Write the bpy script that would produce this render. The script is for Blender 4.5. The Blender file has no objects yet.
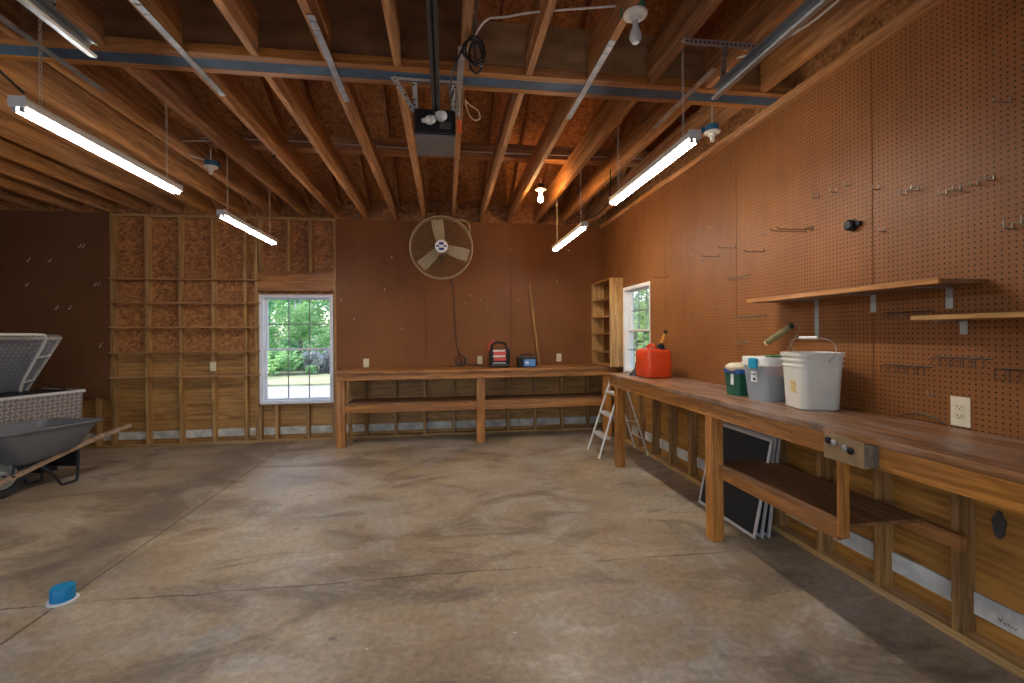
import bpy, bmesh, math, random
from mathutils import Vector, Matrix
R = random.Random(7)
sc = bpy.context.scene
COL = sc.collection
PI = math.pi
V = Vector

# ------------------------------------------------------------------ materials
class NT:
    def __init__(s, name):
        s.m = bpy.data.materials.new(name); s.m.use_nodes = True
        s.n = s.m.node_tree.nodes; s.l = s.m.node_tree.links
        s.n.clear()
        s.out = s.n.new('ShaderNodeOutputMaterial')
        s.b = s.n.new('ShaderNodeBsdfPrincipled')
        s.l.new(s.b.outputs[0], s.out.inputs[0])
    def node(s, t, **k):
        n = s.n.new(t)
        for a, v in k.items(): setattr(n, a, v)
        return n
    def put(s, sock, v):
        if v is None: return
        if hasattr(v, 'links'): s.l.new(v, sock)
        else: sock.default_value = v
    def math(s, op, a, b=None, c=None, clamp=False):
        n = s.node('ShaderNodeMath', operation=op); n.use_clamp = clamp
        for i, v in enumerate((a, b, c)):
            if v is not None: s.put(n.inputs[i], v)
        return n.outputs[0]
    def vmul(s, a, b):
        n = s.node('ShaderNodeVectorMath', operation='MULTIPLY'); s.put(n.inputs[0], a); s.put(n.inputs[1], b); return n.outputs[0]
    def vadd(s, a, b):
        n = s.node('ShaderNodeVectorMath', operation='ADD'); s.put(n.inputs[0], a); s.put(n.inputs[1], b); return n.outputs[0]
    def coord(s, rnd=True):
        t = s.node('ShaderNodeTexCoord').outputs['Object']
        if rnd:
            o = s.node('ShaderNodeObjectInfo').outputs['Random']
            c = s.node('ShaderNodeCombineXYZ')
            s.put(c.inputs[0], s.math('MULTIPLY', o, 37.0)); s.put(c.inputs[1], s.math('MULTIPLY', o, 53.0)); s.put(c.inputs[2], s.math('MULTIPLY', o, 71.0))
            t = s.vadd(t, c.outputs[0])
        return t
    def noise(s, vec, scale=5, detail=4, rough=.55, dist=0):
        n = s.node('ShaderNodeTexNoise'); s.put(n.inputs['Vector'], vec)
        n.inputs['Scale'].default_value = scale; n.inputs['Detail'].default_value = detail
        n.inputs['Roughness'].default_value = rough; n.inputs['Distortion'].default_value = dist
        return n.outputs['Fac']
    def ramp(s, fac, stops):
        n = s.node('ShaderNodeValToRGB'); s.put(n.inputs[0], fac)
        e = n.color_ramp.elements
        while len(e) < len(stops): e.new(.5)
        for i, (p, c) in enumerate(stops):
            e[i].position = p
            e[i].color = (c, c, c, 1) if not hasattr(c, '__len__') else (*c[:3], 1)
        return n.outputs[0]
    def mix(s, f, a, b, mode='MIX'):
        n = s.node('ShaderNodeMix', data_type='RGBA', blend_type=mode)
        s.put(n.inputs['Factor'], f)
        for k, v in ((6, a), (7, b)):
            if not hasattr(v, 'links') and len(v) == 3: v = (*v, 1)
            s.put(n.inputs[k], v)
        return n.outputs[2]
    def bump(s, h, strength=.3, dist=.01):
        n = s.node('ShaderNodeBump'); s.put(n.inputs['Height'], h)
        n.inputs['Strength'].default_value = strength; n.inputs['Distance'].default_value = dist
        s.l.new(n.outputs[0], s.b.inputs['Normal'])
    def col(s, c): s.put(s.b.inputs['Base Color'], (*c, 1) if not hasattr(c, 'links') and len(c) == 3 else c)
    def set(s, **k):
        for a, v in k.items(): s.put(s.b.inputs[a.replace('_', ' ')], v)

def plain(name, c, rough=.5, metal=0, var=.12, scale=9, spec=.5, alpha=1):
    t = NT(name); v = t.noise(t.coord(), scale, 3)
    lo = tuple(x * (1 - var) for x in c); hi = tuple(min(1, x * (1 + var)) for x in c)
    t.col(t.ramp(v, [(.3, lo), (.7, hi)])); t.set(Roughness=rough, Metallic=metal)
    t.b.inputs['Specular IOR Level'].default_value = spec
    if alpha < 1: t.b.inputs['Alpha'].default_value = alpha
    return t.m

_w = {}
def wood(kind, axis):
    if (kind, axis) in _w: return _w[(kind, axis)]
    spec = {
        'joist': ((.29, .118, .036), (.54, .25, .086), .65, .5),
        'roof':  ((.32, .13, .042), (.54, .25, .09), .7, .5),
        'stud':  ((.30, .165, .058), (.52, .30, .11), .7, .5),
        'bench': ((.29, .108, .022), (.50, .215, .055), .5, .5),
        'pine':  ((.33, .165, .046), (.53, .30, .098), .55, .5),
        'benchtop': ((.20, .085, .030), (.44, .20, .075), .42, .8),
        'handle': ((.23, .145, .09), (.36, .25, .165), .6, .5),
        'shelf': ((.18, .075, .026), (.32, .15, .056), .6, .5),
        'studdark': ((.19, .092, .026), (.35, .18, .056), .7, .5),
        'slat':  ((.32, .15, .06), (.50, .26, .115), .65, .5),
    }[kind]
    t = NT('wood_%s_%s' % (kind, axis))
    lo, hi, rough, st = spec
    st3 = {'x': (.55, 9, 9), 'y': (9, .55, 9), 'z': (9, 9, .55)}[axis]
    co = t.coord()
    p = t.vmul(co, st3)
    g = t.noise(p, 2.2, 6, .62, 1.1)
    fine = t.noise(t.vmul(co, tuple(x * 6 for x in st3)), 2.5, 3, .6)
    big = t.noise(co, 1.1, 2)
    f = t.math('ADD', t.math('MULTIPLY', g, .72), t.math('MULTIPLY', fine, .28))
    c = t.ramp(f, [(.34, tuple(x * .70 for x in lo)), (.46, lo), (.60, hi)])
    kv = t.node('ShaderNodeTexVoronoi'); t.put(kv.inputs['Vector'], t.vmul(co, tuple(x * (2.2 if x < 1 else .42) for x in st3)))
    kv.inputs['Scale'].default_value = .9
    kn = t.ramp(kv.outputs['Distance'], [(.035, 1.0), (.085, 0.0)])
    c = t.mix(t.math('MULTIPLY', kn, .65), c, tuple(x * .22 for x in lo))
    rnd = t.node('ShaderNodeObjectInfo').outputs['Random']
    hs = t.node('ShaderNodeHueSaturation'); t.put(hs.inputs['Color'], c)
    t.put(hs.inputs['Value'], t.math('MULTIPLY_ADD', rnd, .34, .83)); t.put(hs.inputs['Saturation'], t.math('MULTIPLY_ADD', big, .3, .85))
    c = hs.outputs[0]
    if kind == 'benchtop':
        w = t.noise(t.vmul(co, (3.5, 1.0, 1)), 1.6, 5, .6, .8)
        c = t.mix(t.ramp(w, [(.44, 0.0), (.62, .72)]), c, (.36, .26, .22))  # pale worn streaks, strengthened to carry daylight glare as well
        d = t.noise(t.vmul(co, (5, 1.1, 1)), 2.1, 4, .6, .5)
        c = t.mix(t.ramp(d, [(.56, 0.0), (.66, .6)]), c, (.06, .05, .052))
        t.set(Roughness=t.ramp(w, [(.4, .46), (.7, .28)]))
    else: t.set(Roughness=rough)
    t.col(c); t.bump(f, .25, .002)
    _w[(kind, axis)] = t.m
    return t.m

def m_osb(name, lo, mid, hi, plane):
    t = NT(name); co = t.coord()
    wob = t.noise(co, 6, 2)
    p = t.vadd(co, t.math('MULTIPLY', wob, .05))
    def flake(sx, sc_):
        v = t.node('ShaderNodeTexVoronoi'); t.put(v.inputs['Vector'], t.vmul(p, sx)); v.inputs['Scale'].default_value = sc_
        return v
    a = flake((1, 2.4, 1.7), 22.0); b = flake((2.4, 1, 2.4), 17.0)
    s1 = t.node('ShaderNodeSeparateColor'); t.put(s1.inputs[0], a.outputs['Color'])
    s2 = t.node('ShaderNodeSeparateColor'); t.put(s2.inputs[0], b.outputs['Color'])
    f = t.math('ADD', t.math('MULTIPLY', s1.outputs[0], .5), t.math('MULTIPLY', s2.outputs[1], .5))
    big = t.noise(co, 1.4, 3)
    f = t.math('ADD', t.math('MULTIPLY', f, .7), t.math('MULTIPLY', big, .3))
    t.col(t.ramp(f, [(.18, lo), (.5, mid), (.82, hi)])); t.set(Roughness=.6)
    t.bump(f, .2, .003)
    return t.m

def m_ply(name, lo, hi, axis, st=None):
    t = NT(name); co = t.coord()
    st = st or {'x': (.7, 5, 5), 'y': (5, .7, 5), 'z': (5, 5, .7)}[axis]
    p = t.vmul(co, st)
    g = t.noise(p, 2.0, 5, .55, 1.8)
    w = t.node('ShaderNodeTexWave', wave_type='RINGS'); t.put(w.inputs['Vector'], t.vmul(co, tuple(x * .55 for x in st)))
    w.inputs['Scale'].default_value = 2.6; w.inputs['Distortion'].default_value = 7; w.inputs['Detail'].default_value = 3; w.inputs['Detail Scale'].default_value = .9
    f = t.math('ADD', t.math('MULTIPLY', g, .88), t.math('MULTIPLY', w.outputs['Fac'], .12))
    t.col(t.ramp(f, [(.32, lo), (.62, hi)])); t.set(Roughness=.55)
    return t.m

def m_peg(name, u, c1=(.180, .064, .017), c2=(.275, .104, .029)):
    t = NT(name)
    co = t.node('ShaderNodeTexCoord').outputs['Object']
    s = t.node('ShaderNodeSeparateXYZ'); t.put(s.inputs[0], co)
    def cell(o): return t.math('MULTIPLY', t.math('SUBTRACT', t.math('FRACT', t.math('DIVIDE', t.math('ADD', o, 20.0), .0254)), .5), .0254)
    du = cell(s.outputs[0 if u == 'x' else 1]); dv = cell(s.outputs[2])
    d = t.math('SQRT', t.math('ADD', t.math('MULTIPLY', du, du), t.math('MULTIPLY', dv, dv)))
    hole = t.ramp(t.math('MULTIPLY', d, 100.0), [(.34, 1.0), (.46, 0.0)])
    n1 = t.noise(co, 1.3, 4, .6); n2 = t.noise(t.vmul(co, (6, 6, .9)), 2, 3)
    n3 = t.noise(co, 160, 2)
    f = t.math('ADD', t.math('MULTIPLY', n1, .6), t.math('MULTIPLY', n2, .25)); f = t.math('ADD', f, t.math('MULTIPLY', n3, .15))
    c = t.ramp(f, [(.34, c1), (.66, c2)])
    c = t.mix(hole, c, (.012, .004, .002))
    t.col(c); t.set(Roughness=.5); t.b.inputs['Specular IOR Level'].default_value = .22
    return t.m

def m_concrete():
    t = NT('concrete_slab'); co = t.node('ShaderNodeTexCoord').outputs['Object']
    s = t.node('ShaderNodeSeparateXYZ'); t.put(s.inputs[0], co); X, Y = s.outputs[0], s.outputs[1]
    a = t.noise(t.vmul(co, (1.0, 1.5, 1)), .62, 6, .62, .9)
    b = t.noise(t.vadd(co, (9.3, 4.1, 0)), 1.3, 7, .65, 1.2)
    sw = t.noise(t.vmul(t.vadd(co, (3, 7, 0)), (1.0, 1.7, 1)), 1.25, 8, .62, .7)
    fine = t.noise(co, 26, 5, .7)
    c = t.ramp(a, [(.36, (.30, .262, .215)), (.47, (.33, .24, .148)), (.60, (.43, .33, .215))])
    c = t.mix(t.ramp(b, [(.47, 0.0), (.61, .7)]), c, (.41, .365, .31))
    c = t.mix(t.ramp(sw, [(.515, 0.0), (.62, .75)]), c, (.165, .12, .078))
    c = t.mix(t.ramp(sw, [(.30, .75), (.42, 0.0)]), c, (.54, .465, .37))
    rust = t.noise(t.vadd(co, (31, 2, 0)), 1.1, 4, .6, .4)
    c = t.mix(t.ramp(rust, [(.60, 0.0), (.72, .45)]), c, (.40, .21, .085))
    # dark tyre / water stain beside the long joint on the left
    st = t.math('ABSOLUTE', t.math('ADD', t.math('ADD', X, 2.42), t.math('MULTIPLY', t.math('SUBTRACT', b, .5), 1.5)))
    c = t.mix(t.math('MULTIPLY', t.ramp(st, [(.10, .72), (.42, 0.0)]), t.ramp(t.math('MULTIPLY', Y, .1), [(.27, 0.0), (.34, 1.0)])), c, (.13, .10, .075))
    c = t.mix(.5, c, t.ramp(fine, [(.3, (.14, .12, .10)), (.7, (.66, .62, .57))]), 'OVERLAY')
    def line(v, pos, amp, w, k):
        wob = t.math('MULTIPLY', t.math('SUBTRACT', t.noise(co, 3.1, 5, .7), .5), amp)
        d = t.math('ABSOLUTE', t.math('ADD', t.math('SUBTRACT', v, pos), wob))
        return t.math('MULTIPLY', t.ramp(t.math('MULTIPLY', d, 10.0), [(w * 10, 1.0), (w * 22, 0.0)]), k)
    c = t.mix(line(X, -2.08, .02, .005, .72), c, (.035, .026, .02))
    brk = t.ramp(t.noise(t.vadd(co, (5, 5, 0)), 2.2, 4), [(.40, 0.25), (.55, 1.0)])
    c = t.mix(t.math('MULTIPLY', line(Y, 2.82, .10, .0045, .75), brk), c, (.035, .026, .02))
    sp = t.node('ShaderNodeTexVoronoi'); t.put(sp.inputs['Vector'], co); sp.inputs['Scale'].default_value = 4.2
    c = t.mix(t.ramp(sp.outputs['Distance'], [(.016, .9), (.030, 0.0)]), c, (.75, .70, .60))
    sp2 = t.node('ShaderNodeTexVoronoi'); t.put(sp2.inputs['Vector'], t.vadd(co, (1.7, .4, 0))); sp2.inputs['Scale'].default_value = 2.3
    c = t.mix(t.ramp(sp2.outputs['Distance'], [(.02, .7), (.06, 0.0)]), c, (.07, .055, .045))
    t.col(c)
    t.set(Roughness=t.ramp(t.math('ADD', t.math('MULTIPLY', sw, .6), t.math('MULTIPLY', fine, .4)), [(.3, .34), (.7, .56)]))
    t.bump(t.math('ADD', fine, t.math('MULTIPLY', sw, .6)), .12, .004)
    return t.m

def m_diamond(name, c0, c1):
    t = NT(name); co = t.coord(False)
    def band(dv, off):
        n = t.node('ShaderNodeVectorMath', operation='DOT_PRODUCT'); t.put(n.inputs[0], co); n.inputs[1].default_value = dv
        return t.math('ABSOLUTE', t.math('SUBTRACT', t.math('FRACT', t.math('ADD', t.math('MULTIPLY', n.outputs['Value'], 16.0), off + 40)), .5))
    h1 = (.357 * .7, .934 * .7, .8); h2 = (.357 * .7, .934 * .7, -.8)
    a, b = band(h1, 0), band(h2, 0)
    lug = t.math('MULTIPLY', t.ramp(a, [(.09, 1.0), (.16, 0.0)]), t.ramp(b, [(.24, 1.0), (.32, 0.0)]))
    lug2 = t.math('MULTIPLY', t.ramp(band(h2, .5), [(.09, 1.0), (.16, 0.0)]), t.ramp(band(h1, .5), [(.24, 1.0), (.32, 0.0)]))
    l = t.math('MAXIMUM', lug, lug2)
    t.col(t.mix(l, c0, c1)); t.set(Metallic=.45, Roughness=.42)
    t.bump(l, .8, .004)
    return t.m

def m_glass(name, tint=(1, 1, 1), refl=.12, haze=None):
    t = NT(name)
    tr = t.node('ShaderNodeBsdfTransparent'); tr.inputs[0].default_value = (*tint, 1)
    gl = t.node('ShaderNodeBsdfGlossy'); gl.inputs['Roughness'].default_value = .02
    lw = t.node('ShaderNodeLayerWeight'); lw.inputs[0].default_value = .2
    mx = t.node('ShaderNodeMixShader'); t.put(mx.inputs[0], t.math('MULTIPLY', lw.outputs['Fresnel'], refl * 4, clamp=True))
    t.l.new(tr.outputs[0], mx.inputs[1]); t.l.new(gl.outputs[0], mx.inputs[2]); t.l.new(mx.outputs[0], t.out.inputs[0])
    return t.m

def m_frost(name, c, alpha):
    t = NT(name); t.col(c); t.set(Roughness=.35, Alpha=alpha); return t.m

def m_emit(name, c, s):
    t = NT(name); t.col((.9, .9, .9)); t.b.inputs['Emission Color'].default_value = (*c, 1); t.b.inputs['Emission Strength'].default_value = s
    return t.m

def m_perf(name, c):
    t = NT(name); co = t.coord(False)
    v = t.node('ShaderNodeTexVoronoi'); t.put(v.inputs['Vector'], co); v.inputs['Scale'].default_value = 38; v.inputs['Randomness'].default_value = .0
    t.col(t.mix(t.ramp(v.outputs['Distance'], [(.22, 1.0), (.30, 0.0)]), c, (.02, .018, .016))); t.set(Metallic=.7, Roughness=.5)
    return t.m

def m_leaf(name, a, b):
    t = NT(name); co = t.node('ShaderNodeTexCoord').outputs['Object']
    f = t.noise(co, 2.4, 4, .7)
    t.col(t.ramp(f, [(.3, a), (.7, b)])); t.set(Roughness=.6)
    tl = t.node('ShaderNodeBsdfTranslucent'); t.l.new(t.ramp(f, [(.3, a), (.7, b)]), tl.inputs[0])
    mx = t.node('ShaderNodeMixShader'); mx.inputs[0].default_value = .4
    t.l.new(t.b.outputs[0], mx.inputs[1]); t.l.new(tl.outputs[0], mx.inputs[2]); t.l.new(mx.outputs[0], t.out.inputs[0])
    return t.m

def m_stripes(name, cols, axis, n, period):
    """horizontal colour bands along an axis"""
    t = NT(name); co = t.node('ShaderNodeTexCoord').outputs['Object']
    s = t.node('ShaderNodeSeparateXYZ'); t.put(s.inputs[0], co)
    f = t.math('FRACT', t.math('DIVIDE', s.outputs[axis], period))
    r = t.node('ShaderNodeValToRGB'); t.put(r.inputs[0], f); r.color_ramp.interpolation = 'CONSTANT'
    e = r.color_ramp.elements
    while len(e) < len(cols): e.new(.5)
    for i, (p, c) in enumerate(cols): e[i].position = p; e[i].color = (*c, 1)
    t.col(r.outputs[0]); t.set(Roughness=.5)
    return t.m

M = dict(
    floor=m_concrete(),
    pegR=m_peg('pegboard_brown_side', 'y'), pegB=m_peg('pegboard_brown_rear', 'x', (.165, .058, .016), (.24, .088, .025)),
    osb=m_osb('oriented_strand_board', (.16, .058, .016), (.37, .145, .040), (.58, .26, .085), 'xz'),
    osbroof=m_osb('roof_strand_board', (.20, .072, .02), (.42, .165, .046), (.60, .26, .08), 'xy'),
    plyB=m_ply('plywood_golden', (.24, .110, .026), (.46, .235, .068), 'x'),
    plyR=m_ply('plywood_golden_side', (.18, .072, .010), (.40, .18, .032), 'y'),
    webshade=m_ply('plywood_shaded', (.12, .052, .018), (.22, .105, .038), 'x', (1.1, 2.2, 2.2)),
    pegL=m_peg('hardboard_dull_brown', 'x', (.14, .062, .027), (.19, .086, .039)),
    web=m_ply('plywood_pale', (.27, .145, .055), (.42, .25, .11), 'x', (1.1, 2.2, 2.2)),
    steel=plain('blue_grey_steel', (.040, .078, .122), .6, .0, .35, 5),
    galv=plain('galvanised_steel', (.42, .43, .43), .42, .75, .25, 12),
    track=plain('track_steel', (.33, .35, .35), .4, .6, .2, 6),
    perf=m_perf('perforated_steel', (.50, .48, .45)),
    alu=plain('aluminium', (.68, .66, .63), .4, .4, .1), muntin=plain('backlit_grid', (.20, .23, .23), .4),
    white=plain('white_vinyl', (.72, .74, .80), .4, 0, .04),
    whitewood=plain('white_painted_wood', (.78, .75, .68), .5, 0, .06),
    strip=plain('white_sill_wrap', (.52, .49, .44), .7, 0, .40, 7),
    glass=m_glass('window_glass'),
    enamel=plain('fixture_enamel', (.62, .62, .57), .4, 0, .06),
    tube=m_emit('fluorescent_tube', (1, .96, .90), 98.0),
    bulbon=m_emit('lit_bulb', (1, .55, .22), 330.0),
    bulboff=plain('unlit_bulb_glass', (.55, .55, .52), .2, 0, .05),
    porcelain=plain('porcelain', (.70, .66, .55), .35, 0, .06),
    boxgreen=plain('green_box', (.05, .20, .10), .5), boxblue=plain('blue_box', (.02, .12, .20), .5),
    black=plain('black_plastic', (.009, .009, .010), .5, 0, .2, spec=.3),
    blackmetal=plain('black_enamel', (.013, .013, .015), .4, .1, .2),
    rimgrey=plain('rim_paint', (.42, .41, .36), .5, .1, .1),
    rubber=plain('tyre_rubber', (.022, .021, .02), .7, 0, .2),
    graypoly=plain('grey_poly', (.13, .13, .135), .5, 0, .15, 4),
    darkgrey=plain('dark_grey_metal', (.06, .057, .055), .45, .3, .15),
    oprbottom=plain('opener_grey', (.16, .14, .13), .5, .1, .1),
    whiteplastic=plain('white_plastic', (.70, .68, .62), .4, 0, .05),
    bucket=plain('white_bucket_plastic', (.66, .63, .55), .42, 0, .06, 5),
    cream=plain('cream_plate', (.72, .63, .44), .4, 0, .05),
    red=plain('red_poly', (.60, .052, .010), .38, 0, .12, 6),
    redplain=plain('red_paint', (.50, .05, .05), .45),
    yellow=plain('yellow_plastic', (.75, .33, .03), .4),
    blue=plain('blue_plastic', (.005, .21, .42), .4, 0, .1), bluelid=plain('blue_lid', (.03, .09, .32), .4),
    teal=plain('teal_latch', (.0, .24, .40), .4), green=plain('green_poly', (.012, .095, .055), .45, 0, .15),
    lidgreen=plain('green_cloth', (.06, .20, .07), .8),
    cloth=plain('cream_cloth', (.66, .56, .38), .9, 0, .12, 20),
    frost=m_frost('frosted_plastic', (.62, .68, .76), .34),
    contents=plain('dark_contents', (.16, .17, .17), .8, 0, .5, 14),
    fancream=plain('fan_cream_enamel', (.36, .28, .16), .45, .1, .1), fanwire=plain('fan_guard_wire', (.22, .15, .075), .45, .3, .1),
    fanblade=plain('fan_blade', (.52, .46, .32), .45, .1, .08),
    logo=plain('emblem_blue', (.03, .05, .26), .4), logowhite=plain('emblem_white', (.75, .76, .78), .4),
    diamond=m_diamond('diamond_plate', (.27, .23, .21), (.55, .48, .44)), diamondlid=m_diamond('lid_plate', (.33, .33, .36), (.46, .46, .49)),
    lidinner=plain('lid_inner_aluminium', (.42, .42, .46), .45, .5, .25, 10),
    mesh=plain('insect_mesh', (.012, .013, .014), .8, 0, .3, 60),
    cable=plain('black_cable', (.015, .014, .014), .5), greycable=plain('grey_cable', (.10, .09, .08), .5),
    romex=plain('white_cable', (.62, .56, .46), .5),
    chain=plain('chain_zinc', (.55, .50, .40), .4, .5, .1), wire=plain('zinc_wire', (.30, .25, .19), .4, .6, .15), darkwire=plain('dark_wire', (.07, .05, .04), .4, .5, .1),
    orange=plain('orange_tag', (.75, .12, .03), .5), rope=plain('cotton_rope', (.62, .42, .22), .9),
    label=plain('paper_label', (.66, .48, .20), .6, 0, .25, 40), labelw=plain('white_label', (.72, .72, .72), .6, 0, .2, 30), ink=plain('ink', (.02, .02, .025), .6),
    hose=plain('olive_sleeve', (.17, .15, .06), .8, 0, .25, 25),
    visemetal=plain('worn_steel', (.14, .115, .09), .45, .4, .3, 20),
    vise=plain('vise_wood', (.25, .155, .075), .6, 0, .15, 14),
    stripered=plain('case_red', (.62, .06, .05), .4), stripepink=plain('case_pale', (.70, .50, .45), .4),
    battblue=plain('battery_label', (.10, .24, .50), .4, 0, .2, 14),
    gravel=plain('pale_gravel', (.36, .35, .37), .95, 0, .10, 3), lawn=plain('dry_lawn', (.36, .37, .21), .95, 0, .35, 1.5),
    leafA=m_leaf('leaf_bright', (.13, .36, .12), (.56, .80, .36)), leafB=m_leaf('leaf_deep', (.07, .26, .13), (.30, .58, .30)), leafC=m_leaf('leaf_grey', (.20, .22, .21), (.72, .72, .70)),
    bark=plain('bark', (.22, .19, .16), .9, 0, .3, 12), barkpale=plain('pale_bark', (.66, .66, .66), .9, 0, .15, 9),
    roofing=plain('roof_shingles', (.08, .08, .08), .9), siding=plain('siding', (.5, .5, .48), .7),
)

# ------------------------------------------------------------------ mesh helpers (all in world coordinates)
ORG = {}
class MB:
    def __init__(s): s.bm = bmesh.new()
    def _xf(s, vs, mat):
        if mat is not None: bmesh.ops.transform(s.bm, matrix=mat, verts=vs)
    def box(s, x0, x1, y0, y1, z0, z1, bev=0.0, mat=None):
        vs = [s.bm.verts.new(p) for p in ((x0,y0,z0),(x1,y0,z0),(x1,y1,z0),(x0,y1,z0),(x0,y0,z1),(x1,y0,z1),(x1,y1,z1),(x0,y1,z1))]
        fs = [s.bm.faces.new([vs[i] for i in q]) for q in ((0,3,2,1),(4,5,6,7),(0,1,5,4),(1,2,6,5),(2,3,7,6),(3,0,4,7))]
        if bev > 0:
            es = list({e for f in fs for e in f.edges})
            r = bmesh.ops.bevel(s.bm, geom=es, offset=bev, segments=2, affect='EDGES', profile=.6)
            vs = list({v for f in r['faces'] for v in f.verts} | {v for v in vs if v.is_valid})
        s._xf(vs, mat); return s
    def cbox(s, c, size, rz=0, bev=0, rot=None):
        a, b, h = (k / 2 for k in size)
        m = Matrix.Translation(c) @ (rot if rot is not None else Matrix.Rotation(rz, 4, 'Z'))
        return s.box(-a, a, -b, b, -h, h, bev, m)
    def beam(s, p, q, w, h, up=(0, 0, 1), bev=0):
        """board from p to q, w across, h along up"""
        p, q = V(p), V(q); d = (q - p); L = d.length; x = d.normalized(); u = V(up); y = u.cross(x).normalized(); z = x.cross(y)
        m = Matrix((( x.x, y.x, z.x, 0), (x.y, y.y, z.y, 0), (x.z, y.z, z.z, 0), (0, 0, 0, 1)))
        return s.box(0, L, -w/2, w/2, -h/2, h/2, bev, Matrix.Translation(p) @ m)
    def tube(s, pts, r, n=8, closed=False, radii=None):
        pts = [V(p) for p in pts]; N = len(pts); rings = []
        prev = None
        for i, p in enumerate(pts):
            a = pts[(i - 1) % N] if (closed or i > 0) else p; b = pts[(i + 1) % N] if (closed or i < N - 1) else p
            t = (b - a).normalized()
            if prev is None:
                ref = V((0, 0, 1)) if abs(t.z) < .9 else V((1, 0, 0)); x = t.cross(ref).normalized()
            else:
                x = (prev - t * prev.dot(t))
                x = x.normalized() if x.length > 1e-6 else t.orthogonal().normalized()
            prev = x; y = t.cross(x); rr = radii[i] if radii else r
            rings.append([s.bm.verts.new(p + (x * math.cos(2*PI*k/n) + y * math.sin(2*PI*k/n)) * rr) for k in range(n)])
        for i in range(N if closed else N - 1):
            A, B = rings[i], rings[(i + 1) % N]
            for k in range(n): s.bm.faces.new((A[k], A[(k+1) % n], B[(k+1) % n], B[k]))
        if not closed:
            s.bm.faces.new(rings[0][::-1]); s.bm.faces.new(rings[-1])
        return s
    def ring(s, c, R_, r, axis='y', n=32, m=6, mat=None):
        pts = []
        for k in range(n):
            a = 2*PI*k/n; u, v = R_*math.cos(a), R_*math.sin(a)
            p = {'y': V((u, 0, v)), 'z': V((u, v, 0)), 'x': V((0, u, v))}[axis]
            if mat is not None: p = mat @ p
            pts.append(V(c) + p)
        return s.tube(pts, r, m, True)
    def lathe(s, prof, c=(0,0,0), n=20, mat=None):
        """profile of (r, z), revolved about +z, then mat, then moved to c"""
        m = Matrix.Translation(c) @ (mat if mat is not None else Matrix())
        rings = []
        for r, z in prof:
            if r < 1e-6: rings.append([s.bm.verts.new(m @ V((0, 0, z)))])
            else: rings.append([s.bm.verts.new(m @ V((r*math.cos(2*PI*k/n), r*math.sin(2*PI*k/n), z))) for k in range(n)])
        for A, B in zip(rings, rings[1:]):
            for k in range(n):
                if len(A) == 1 and len(B) == 1: continue
                if len(A) == 1: s.bm.faces.new((A[0], B[(k+1) % n], B[k])) if False else s.bm.faces.new((A[0], B[k], B[(k+1) % n]))
                elif len(B) == 1: s.bm.faces.new((A[k], A[(k+1) % n], B[0]))
                else: s.bm.faces.new((A[k], A[(k+1) % n], B[(k+1) % n], B[k]))
        if len(rings[0]) > 1: s.bm.faces.new(rings[0][::-1])
        if len(rings[-1]) > 1: s.bm.faces.new(rings[-1])
        return s
    def loft(s, loops, cap=True):
        """list of equal-length closed loops of points"""
        rs = [[s.bm.verts.new(p) for p in L] for L in loops]; n = len(rs[0])
        for A, B in zip(rs, rs[1:]):
            for k in range(n): s.bm.faces.new((A[k], A[(k+1) % n], B[(k+1) % n], B[k]))
        if cap: s.bm.faces.new(rs[0][::-1]); s.bm.faces.new(rs[-1])
        return s
    def prism(s, pts, d):
        """planar polygon pts pushed along vector d"""
        d = V(d); A = [s.bm.verts.new(V(p)) for p in pts]; B = [s.bm.verts.new(V(p) + d) for p in pts]; n = len(A)
        s.bm.faces.new(A[::-1]); s.bm.faces.new(B)
        for k in range(n): s.bm.faces.new((A[k], A[(k+1) % n], B[(k+1) % n], B[k]))
        return s
    def sphere(s, c, r, sc=(1,1,1), u=14, v=9):
        m = Matrix.Translation(c) @ Matrix.Diagonal((*sc, 1))
        bmesh.ops.create_uvsphere(s.bm, u_segments=u, v_segments=v, radius=r, matrix=m); return s
    def build(s, name, mat, parent=None, org=None, smooth=False):
        if parent is not None: org = ORG[parent.name]
        if org is None: org = (0, 0, 0)
        bmesh.ops.recalc_face_normals(s.bm, faces=s.bm.faces)
        bmesh.ops.translate(s.bm, verts=s.bm.verts, vec=-V(org))
        me = bpy.data.meshes.new(name); s.bm.to_mesh(me); s.bm.free()
        o = bpy.data.objects.new(name, me); COL.objects.link(o)
        ml = mat if isinstance(mat, (list, tuple)) else [mat]
        for m in ml: me.materials.append(m)
        if smooth:
            me.polygons.foreach_set('use_smooth', [True] * len(me.polygons))
            try: me.set_sharp_from_angle(angle=math.radians(40))
            except Exception: pass
        if parent is None: o.location = org
        else: o.parent = parent
        ORG[o.name] = tuple(org)
        return o

def tag(o, label=None, cat=None, group=None, kind=None):
    if label: o['label'] = label
    if cat: o['category'] = cat
    if group: o['group'] = group
    if kind: o['kind'] = kind
    return o
def thing(name, org, label, cat, group=None, kind=None):
    o = bpy.data.objects.new(name, None); COL.objects.link(o); o.location = org; o.empty_display_size = .1
    ORG[o.name] = tuple(org); return tag(o, label, cat, group, kind)
def struct(o, label=None): o['kind'] = 'structure'; return o
def sholder(name, org=(0, 0, 0)):
    o = bpy.data.objects.new(name, None); COL.objects.link(o); o.location = org; ORG[o.name] = tuple(org); o['kind'] = 'structure'; return o
def smooth_path(pts, k=6):
    pts = [V(p) for p in pts]; out = []
    for i in range(len(pts) - 1):
        p0 = pts[max(i-1, 0)]; p1 = pts[i]; p2 = pts[i+1]; p3 = pts[min(i+2, len(pts)-1)]
        for j in range(k):
            t = j / k
            out.append(.5*((2*p1) + (p2-p0)*t + (2*p0-5*p1+4*p2-p3)*t*t + (3*p1-p0-3*p2+p3)*t**3))
    out.append(pts[-1]); return out
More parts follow.
